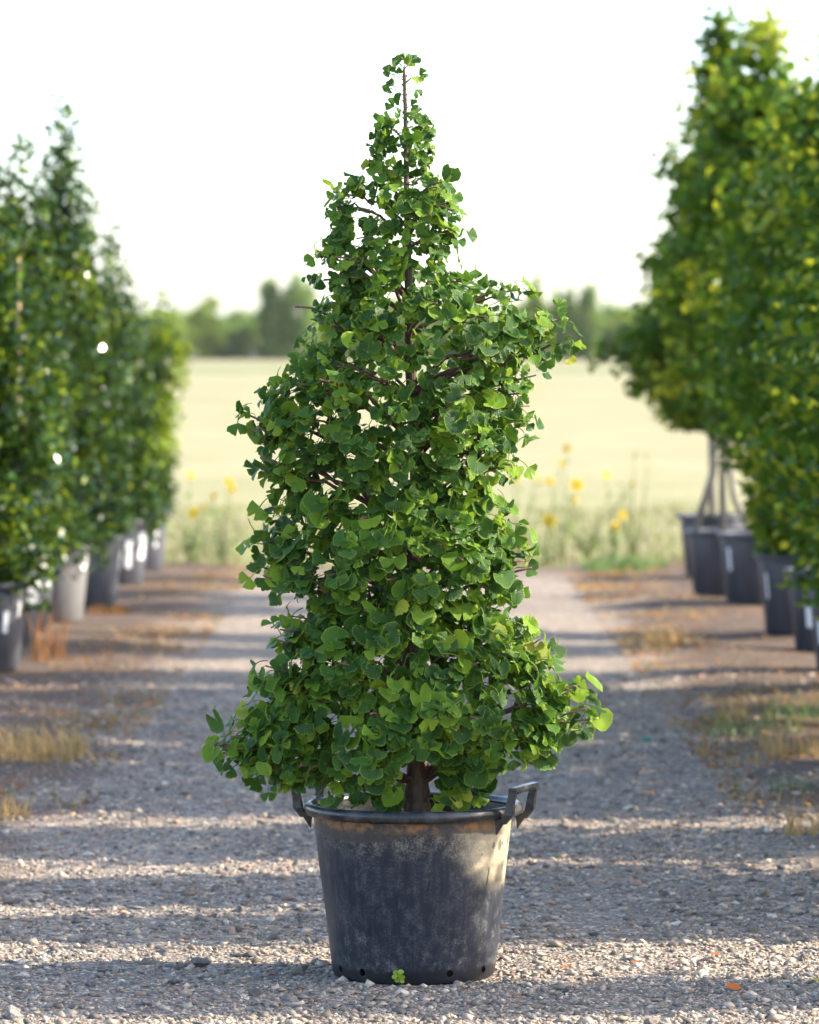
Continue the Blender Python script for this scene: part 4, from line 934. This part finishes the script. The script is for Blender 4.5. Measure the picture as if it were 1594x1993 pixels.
# straggling verge grass and litter that nobody could count
def verge(rng, n):
    d = 17 + 20.5 * rng.uniform(0, 1, n); s = np.where(rng.uniform(0, 1, n) < 0.42, -1, 1); x = s * (1.25 + np.abs(rng.normal(0, 0.42, n)))
    k = (np.sin(x * 3.1 + d * 1.3) * np.sin(d * 2.2 - x) + rng.normal(0, 0.4, n)) > 0.1
    return x[k], d[k]
V1, F1 = blades(5200, verge, .075, .0035, 1.2, rg, zf=lane_z)
V2, F2 = blades(1500, verge, .06, .004, 1.0, rg, zf=lane_z)
vg = link('verge_grass', np_mesh('verge_grass', np.concatenate([V1, V2]), np.concatenate([F1, F2 + len(V1)]), [M_STRAW, M_GRASS], False, np.concatenate([np.zeros(len(F1)), np.ones(len(F2))])))
tag(vg, 'thin dry and green grass straggling along both verges', 'grass', kind='stuff')
def litter(n, seed):
    rng = np.random.default_rng(seed); x, d = verge(rng, n); n = len(x)
    R = rand_rot(n, rng, 0.35); s = rng.uniform(.008, .024, n)
    B = np.array([[-1, 0, 0], [0, -.55, .25], [1, 0, .1], [0, .55, .25]])
    P = np.einsum('nij,kj->nki', R, B) * s[:, None, None] + np.stack([x, d, lane_z(x, d) + .012], 1)[:, None, :]
    return np_mesh('leaf_litter', P.reshape(-1, 3), np.arange(n * 4).reshape(n, 4), M_RUST)
lt = link('leaf_litter', litter(11000, 8)); tag(lt, 'small brown fallen leaves scattered over the verges', 'leaf litter', kind='stuff')

# single fallen leaves on the gravel
M_ORLEAF = leaf_material('fallen_orange_leaf', (0.40, 0.09, 0.02), (0.52, 0.14, 0.03), rough=0.55, spec=0.3, transl=0.3, tcol=(0.7, 0.2, 0.04))
def fallen(px, py, s, mat, label, rz, tilt):
    x, y = gpt(px, py); n = 7; V = []; F = []
    for i in range(n):
        t = i / (n - 1); wd = math.sin(math.pi * min(1, t * 0.92 + 0.06)) ** 0.8 * 0.55
        zc = 0.25 * (t - 0.5) ** 2
        V += [((t - .5) * 2, -wd, zc + 0.35 * wd), ((t - .5) * 2, 0, zc), ((t - .5) * 2, wd, zc + 0.30 * wd)]
    for i in range(n - 1):
        for j in range(2): F.append((i * 3 + j, i * 3 + j + 1, i * 3 + j + 4, i * 3 + j + 3))
    o = link('fallen_leaf', mesh('fallen_leaf', [(a * s, b_ * s, c_ * s) for a, b_, c_ in V], F, mat)); o.location = (x, y, .02 + s * 0.15)
    o.rotation_euler = (tilt, 0.15, rz); tag(o, label, 'leaf', 'fallen leaves on the gravel')
fallen(1428, 1938, .024, M_ORLEAF, 'largest orange-red fallen leaf, curled up near the bottom right', 0.3, 0.7)
fallen(1106, 1884, .014, M_ORLEAF, 'small rust leaf right of the tub, upper of a pair', 1.2, 0.4)
fallen(1100, 1897, .014, M_ORLEAF, 'small rust leaf right of the tub, lower of a pair', 0.2, 0.3)
fallen(1393, 1873, .018, M_ORLEAF, 'flat rust leaf lying above the largest orange leaf', 0.1, 0.15)
fallen(1237, 1888, .016, M_ORLEAF, 'tan-orange leaf between the tub and the largest orange leaf', 0.6, 0.2)
fallen(1322, 1892, .017, M_ORLEAF, 'rust leaf just left of the flat one above the largest leaf', 0.9, 0.2)
fallen(1570, 1886, .018, M_ORLEAF, 'orange leaf near the right edge above the yellow leaf', 1.4, 0.6)
fallen(1591, 1926, .026, M_G3, 'yellow leaf cut by the right edge near the bottom', 1.1, 0.5)
fallen(1262, 1551, .030, M_ORLEAF, 'dark red scrap of leaf on the gravel right of the handle', 0.05, 0.1)
b = NB('teal_plastic'); M_TEAL = b.surf(b.pbsdf((0.0, 0.20, 0.15), 0.4, 0.5))
x, y = gpt(1258, 1447); mb = MB(); mb.tube([(x - .02, y, .012), (x, y + .01, .02), (x + .022, y, .014)], [.010, .012, .009], 6)
o = link('plastic_scrap', mb.mesh('plastic_scrap', M_TEAL)); tag(o, 'tiny teal plastic scrap on the gravel right of the tree', 'scrap')

# seedling at the foot of the pot
sd = empty('seedling', (W(776, 1918, TREE_D - .24).x, TREE_D - 0.245, 0)); tag(sd, 'tiny green seedling sprouting at the foot of the black tub', 'seedling')
mb = MB(); mb.tube([(0, 0, -.005), (.002, 0, .015), (-.002, -.004, .035)], [.0014, .0012, .001], 5); link('stem', mb.mesh('stem', M_GRASS), sd)
for k, (dx, dz, s) in enumerate([(-.008, .040, .009), (.006, .042, .009), (-.012, .028, .008), (.009, .026, .010), (.0, .034, .008), (.010, .016, .007), (-.004, .018, .008)]):
    V = [(0, 0, 0)]; 
    for j in range(10):
        a = j / 10 * 6.283; V.append((math.cos(a), -0.25 + 0.15 * math.sin(2 * a), math.sin(a) * .8))
    o = link('leaf', mesh('leaf', [(v[0] * s, v[1] * s, v[2] * s) for v in V], [(0, 1 + j, 1 + (j + 1) % 10) for j in range(10)], M_G2), sd, (dx, -.006 - .003 * (k % 3), dz)); o.rotation_euler = (random.uniform(-.5, .2), 0, random.uniform(-.5, .5))

# ------------------------------------------------------------------ field edge: grass mass and sunflowers
def edge_area(rng, n):
    d = 37.6 + 15 * rng.uniform(0, 1, n) ** 1.5; return rng.uniform(-1, 1, n) * (0.0906 * d + 1.2), d
zf = lambda x, y: np.zeros_like(x) - 0.03
V1, F1 = blades(9000, edge_area, .14, .008, 0.9, rg, zf=zf)
V2, F2 = blades(3000, edge_area, .17, .010, 0.8, rg, zf=zf)
fg = link('field_grass', np_mesh('field_grass', np.concatenate([V1, V2]), np.concatenate([F1, F2 + len(V1)]), [M_FGRASS, M_FGREEN], False, np.concatenate([np.zeros(len(F1)), np.ones(len(F2))])))
tag(fg, 'tall dry field grass beyond the end of the gravel lane', 'grass', kind='stuff')

b = NB('sunflower_petal'); M_PETAL = b.surf(b.n('MixShader', {0: 0.35, 1: b.pbsdf((0.80, 0.48, 0.0), 0.6, 0.3), 2: b.n('BsdfTranslucent', {'Color': (0.85, 0.6, 0.01, 1)}).outputs[0]}).outputs[0])
b = NB('sunflower_disc'); M_FDISC = b.surf(b.pbsdf((0.30, 0.17, 0.02), 0.9, 0.1))
M_SLEAF = leaf_material('sunflower_leaf', (0.16, 0.21, 0.08), (0.25, 0.29, 0.12), rough=0.7, spec=0.2, transl=0.3, tcol=(0.35, 0.45, 0.12))
def flower_mesh():
    V = []; F = []
    for k in range(15):
        a = k / 15 * 6.283; ca, sa = math.cos(a), math.sin(a); o = len(V)
        for r, w, z in ((.34, .09, 0), (.7, .14, .05), (1.0, .02, .0)):
            V += [(ca * r - sa * w, sa * r + ca * w, z), (ca * r + sa * w, sa * r - ca * w, z)]
        F += [(o, o + 1, o + 3, o + 2), (o + 2, o + 3, o + 5, o + 4)]
    pm = mesh('petals', V, F, M_PETAL); mb = MB(); mb.lathe([(.001, -.06), (.36, -.06), (.40, .02), (.25, .10), (.001, .12)], 14); return pm, mb.mesh('flower_disc', M_FDISC)
PETAL_ME, FD_ME = flower_mesh()
mb = MB(); mb.add([(0, 0, 0), (-.30, .28, .03), (-.26, .6, .0), (0, 1, -.12), (.26, .6, .0), (.30, .28, .03), (0, .5, -.05)], [(0, 6, 1), (1, 6, 2), (2, 6, 3), (3, 6, 4), (4, 6, 5), (5, 6, 0)]); SL_ME = mb.mesh('leaf', M_SLEAF)
rf = random.Random(31)
def sunflower(base_px, d, flowers, label, extra=0, top_z=None):
    x = (base_px - PW / 2) / FPX * d; e = empty('sunflower_plant', (x, d, -0.03)); tag(e, label, 'sunflower', 'wild sunflowers at the end of the lane')
    pts = [(W(fx, fy, d) - Vector(e.location), s) for fx, fy, s in flowers]
    for k in range(extra): pts.append((Vector((rf.uniform(-.35, .35), rf.uniform(-.2, .2), rf.uniform(.15, .6) * (top_z or 0.9))), 0))
    for p, s in pts:
        p = p + Vector((0, rf.uniform(-.06, .06), 0)); mb = MB(); m = Vector((p.x * .35, p.y * .4, p.z * .5))
        mb.tube([(0, 0, 0), m, p], [.008, .006, .004], 5); link('stem', mb.mesh('stem', M_SLEAF), e)
        for k in range(4):
            t = rf.uniform(.25, .95); q = m.lerp(p, t) if rf.random() < .6 else m * t
            o = link('leaf', SL_ME, e, q); o.rotation_euler = (rf.uniform(-.6, .5), rf.uniform(-.4, .4), rf.uniform(0, 6.3)); sc = rf.uniform(.05, .12); o.scale = (sc, sc, sc)
        if s:
            fl = link('petals', PETAL_ME, e, p); sc = s / FPX * d * 0.72; fl.scale = (sc,) * 3; fl.rotation_euler = (R_(72) + rf.uniform(-.3, .3), 0, rf.uniform(-.6, .6))
            dk = link('flower_disc', FD_ME, fl)
sunflower(1095, 38.6, [(1122, 943, 21), (1070, 937, 14), (1103, 872, 13)], 'sunflower plant with the brightest bloom, right of the tree')
sunflower(1060, 38.0, [(1070, 1014, 21), (1094, 902, 10)], 'low sunflower with one wide bloom near the lane end, right of the tree', 4, .6)
sunflower(1010, 39.2, [(1001, 929, 17), (1045, 930, 9)], 'sunflower half hidden behind the right side of the tree', 3, .8)
sunflower(1195, 38.8, [(1212, 1003, 13), (1198, 1023, 14), (1180, 925, 13)], 'sunflower with small blooms nearest the right-hand pots', 3, .7)
sunflower(1140, 39.5, [(1118, 973, 11), (1230, 943, 9)], 'faded sunflower behind the one with the brightest bloom', 6, .9)
sunflower(378, 38.2, [(377, 998, 19)], 'sunflower with one bloom beside the far end of the left row', 4, .9)
sunflower(430, 39.0, [(445, 938, 15), (452, 952, 13), (415, 965, 10)], 'sunflower cluster between the left row and the tree', 6, 1.0)
sunflower(365, 39.8, [(372, 925, 12), (398, 985, 9)], 'leafy sunflower just behind the far left pots', 5, 1.0)
# tall pale weed
wd = empty('tall_weed', (W(1232, 1090, 39.4).x, 39.4, -0.03)); tag(wd, 'tall pale green weed left of the far right-hand pots', 'weed')
for k in range(7):
    mb = MB(); t = Vector((rf.uniform(-.14, .14), rf.uniform(-.1, .1), rf.uniform(.4, .95))); mb.tube([(0, 0, 0), t * .5 + Vector((rf.uniform(-.03, .03), 0, 0)), t], [.007, .006, .003], 5); link('stem', mb.mesh('stem', M_FGREEN), wd)
    for j in range(7):
        o = link('leaf', SL_ME, wd, t * rf.uniform(.3, 1)); o.rotation_euler = (rf.uniform(-.2, 1.0), 0, rf.uniform(0, 6.3)); sc = rf.uniform(.04, .09); o.scale = (sc * .5, sc * 1.3, sc)

# ------------------------------------------------------------------ far woodland
M_W1 = leaf_material('far_tree_leaf', (0.12, 0.20, 0.040), (0.23, 0.31, 0.07), rough=0.7, spec=0.2, transl=0.4, tcol=(0.25, 0.36, 0.06))
M_W2 = leaf_material('far_tree_olive_leaf', (0.19, 0.27, 0.036), (0.30, 0.37, 0.06), rough=0.7, spec=0.2, transl=0.4, tcol=(0.34, 0.42, 0.07))
def far_crown(cx, cy, z0, h, rx, n, seed):
    rng = np.random.default_rng(seed); k = max(8, n // 60)
    lob = rng.normal(0, 1, (k, 3)); lob /= np.linalg.norm(lob, axis=1)[:, None]; lob *= rng.uniform(0.45, 0.95, (k, 1))
    t = rng.integers(0, k, n); P = lob[t] + rng.normal(0, 0.13, (n, 3))
    P = P * np.array([rx, rx, h * 0.55]) + np.array([cx, cy, z0 + h * 0.52])
    P[:, 2] = np.maximum(P[:, 2], z0 + 0.1)
    R = rand_rot(n, rng, 1.0); s = rng.uniform(.35, .7, n)
    B = np.array([[-1, 0, 0], [0, -.6, .1], [1, 0, 0], [0, .6, .1]])
    return (np.einsum('nij,kj->nki', R, B) * s[:, None, None] + P[:, None, :]).reshape(-1, 3)
def far_pt(px, py, d): return W(px, py, d)
parts = []; mids = []; seed = 700; rw = random.Random(9)
for row, (d, hmin, hmax) in enumerate(((600, 5.0, 6.8), (612, 5.5, 7.6), (625, 6.2, 8.0))):
    x = -95
    while x < 95:
        seed += 1; h = rw.uniform(hmin, hmax); r = rw.uniform(2.2, 3.6)
        v = far_crown(x, d + rw.uniform(-6, 6), 0.7 + rw.uniform(-.2, .0), h, r, 1100, seed); parts.append(v); mids += [int(rw.random() < 0.5)] * (len(v) // 4); x += r * 1.25
V = np.concatenate(parts); F = np.arange(len(V)).reshape(-1, 4)
wood = link('distant_woodland', np_mesh('distant_woodland', V, F, [M_W1, M_W2], False, mids)); tag(wood, 'hazy band of bushy trees closing off the far side of the field', 'woodland', kind='stuff')
for px, top, wpx, lab, m in ((528, 556, 26, 'slim dark tree poking above the woodland, left of the sharp tree', 0), (585, 543, 40, 'tallest far tree behind the left side of the sharp tree', 0), (395, 583, 40, 'rounded far tree rising from the woodland on the left', 1), (1040, 548, 22, 'far tree peeking over the leafy arm of the sharp tree', 1), (1100, 556, 26, 'far tree rising between the leafy arm and the right row', 0), (1145, 562, 20, 'small far treetop just left of the right row', 0)):
    d = 590; c = W(px, top, d); e = empty('far_tree', (c.x, d, 0.72)); tag(e, lab, 'tree', 'far trees above the woodland')
    h = c.z - 0.72; r = wpx / FPX * d
    mb = MB(); mb.tube([(0, 0, -.1), (.1, 0, h * .4), (0, 0, h * .85)], [.25, .18, .06], 7); link('trunk', mb.mesh('trunk', M_BARK_B), e)
    V = far_crown(0, 0, 0.4, h * 0.97, r, 1300, 800 + px); o = link('crown', np_mesh('crown', V, np.arange(len(V)).reshape(-1, 4), M_W2 if m else M_W1), e); tag(o, kind='stuff')
for px, lab in ((378, 'left pale post at the foot of the far woodland'), (493, 'right pale post at the foot of the far woodland')):
    c = W(px, 690, 585); mb = MB(); mb.box(Vector((0, 0, .55)), (.55, .4, 1.3), None, .06); mb.box(Vector((0, 0, 1.24)), (.65, .5, .1), None, .02)
    o = link('field_post', mb.mesh('field_post', M_BARK_B, False), None, (c.x, 585, .74)); tag(o, lab, 'post')

# ------------------------------------------------------------------ air
b = NB('haze'); pv = b.n('VolumePrincipled', {'Color': (0.93, 0.96, 1.0, 1), 'Density': 0.00005, 'Anisotropy': 0.1})
b.t.links.new(pv.outputs[0], b.out.inputs[1]); M_HAZE = b.m
mb = MB(); mb.box(Vector((0, 350, 6.5)), (900, 880, 17), None)
hz = link('haze', mb.mesh('haze', M_HAZE, False)); tag(hz, 'thin pale summer haze over the field', 'haze', kind='stuff')
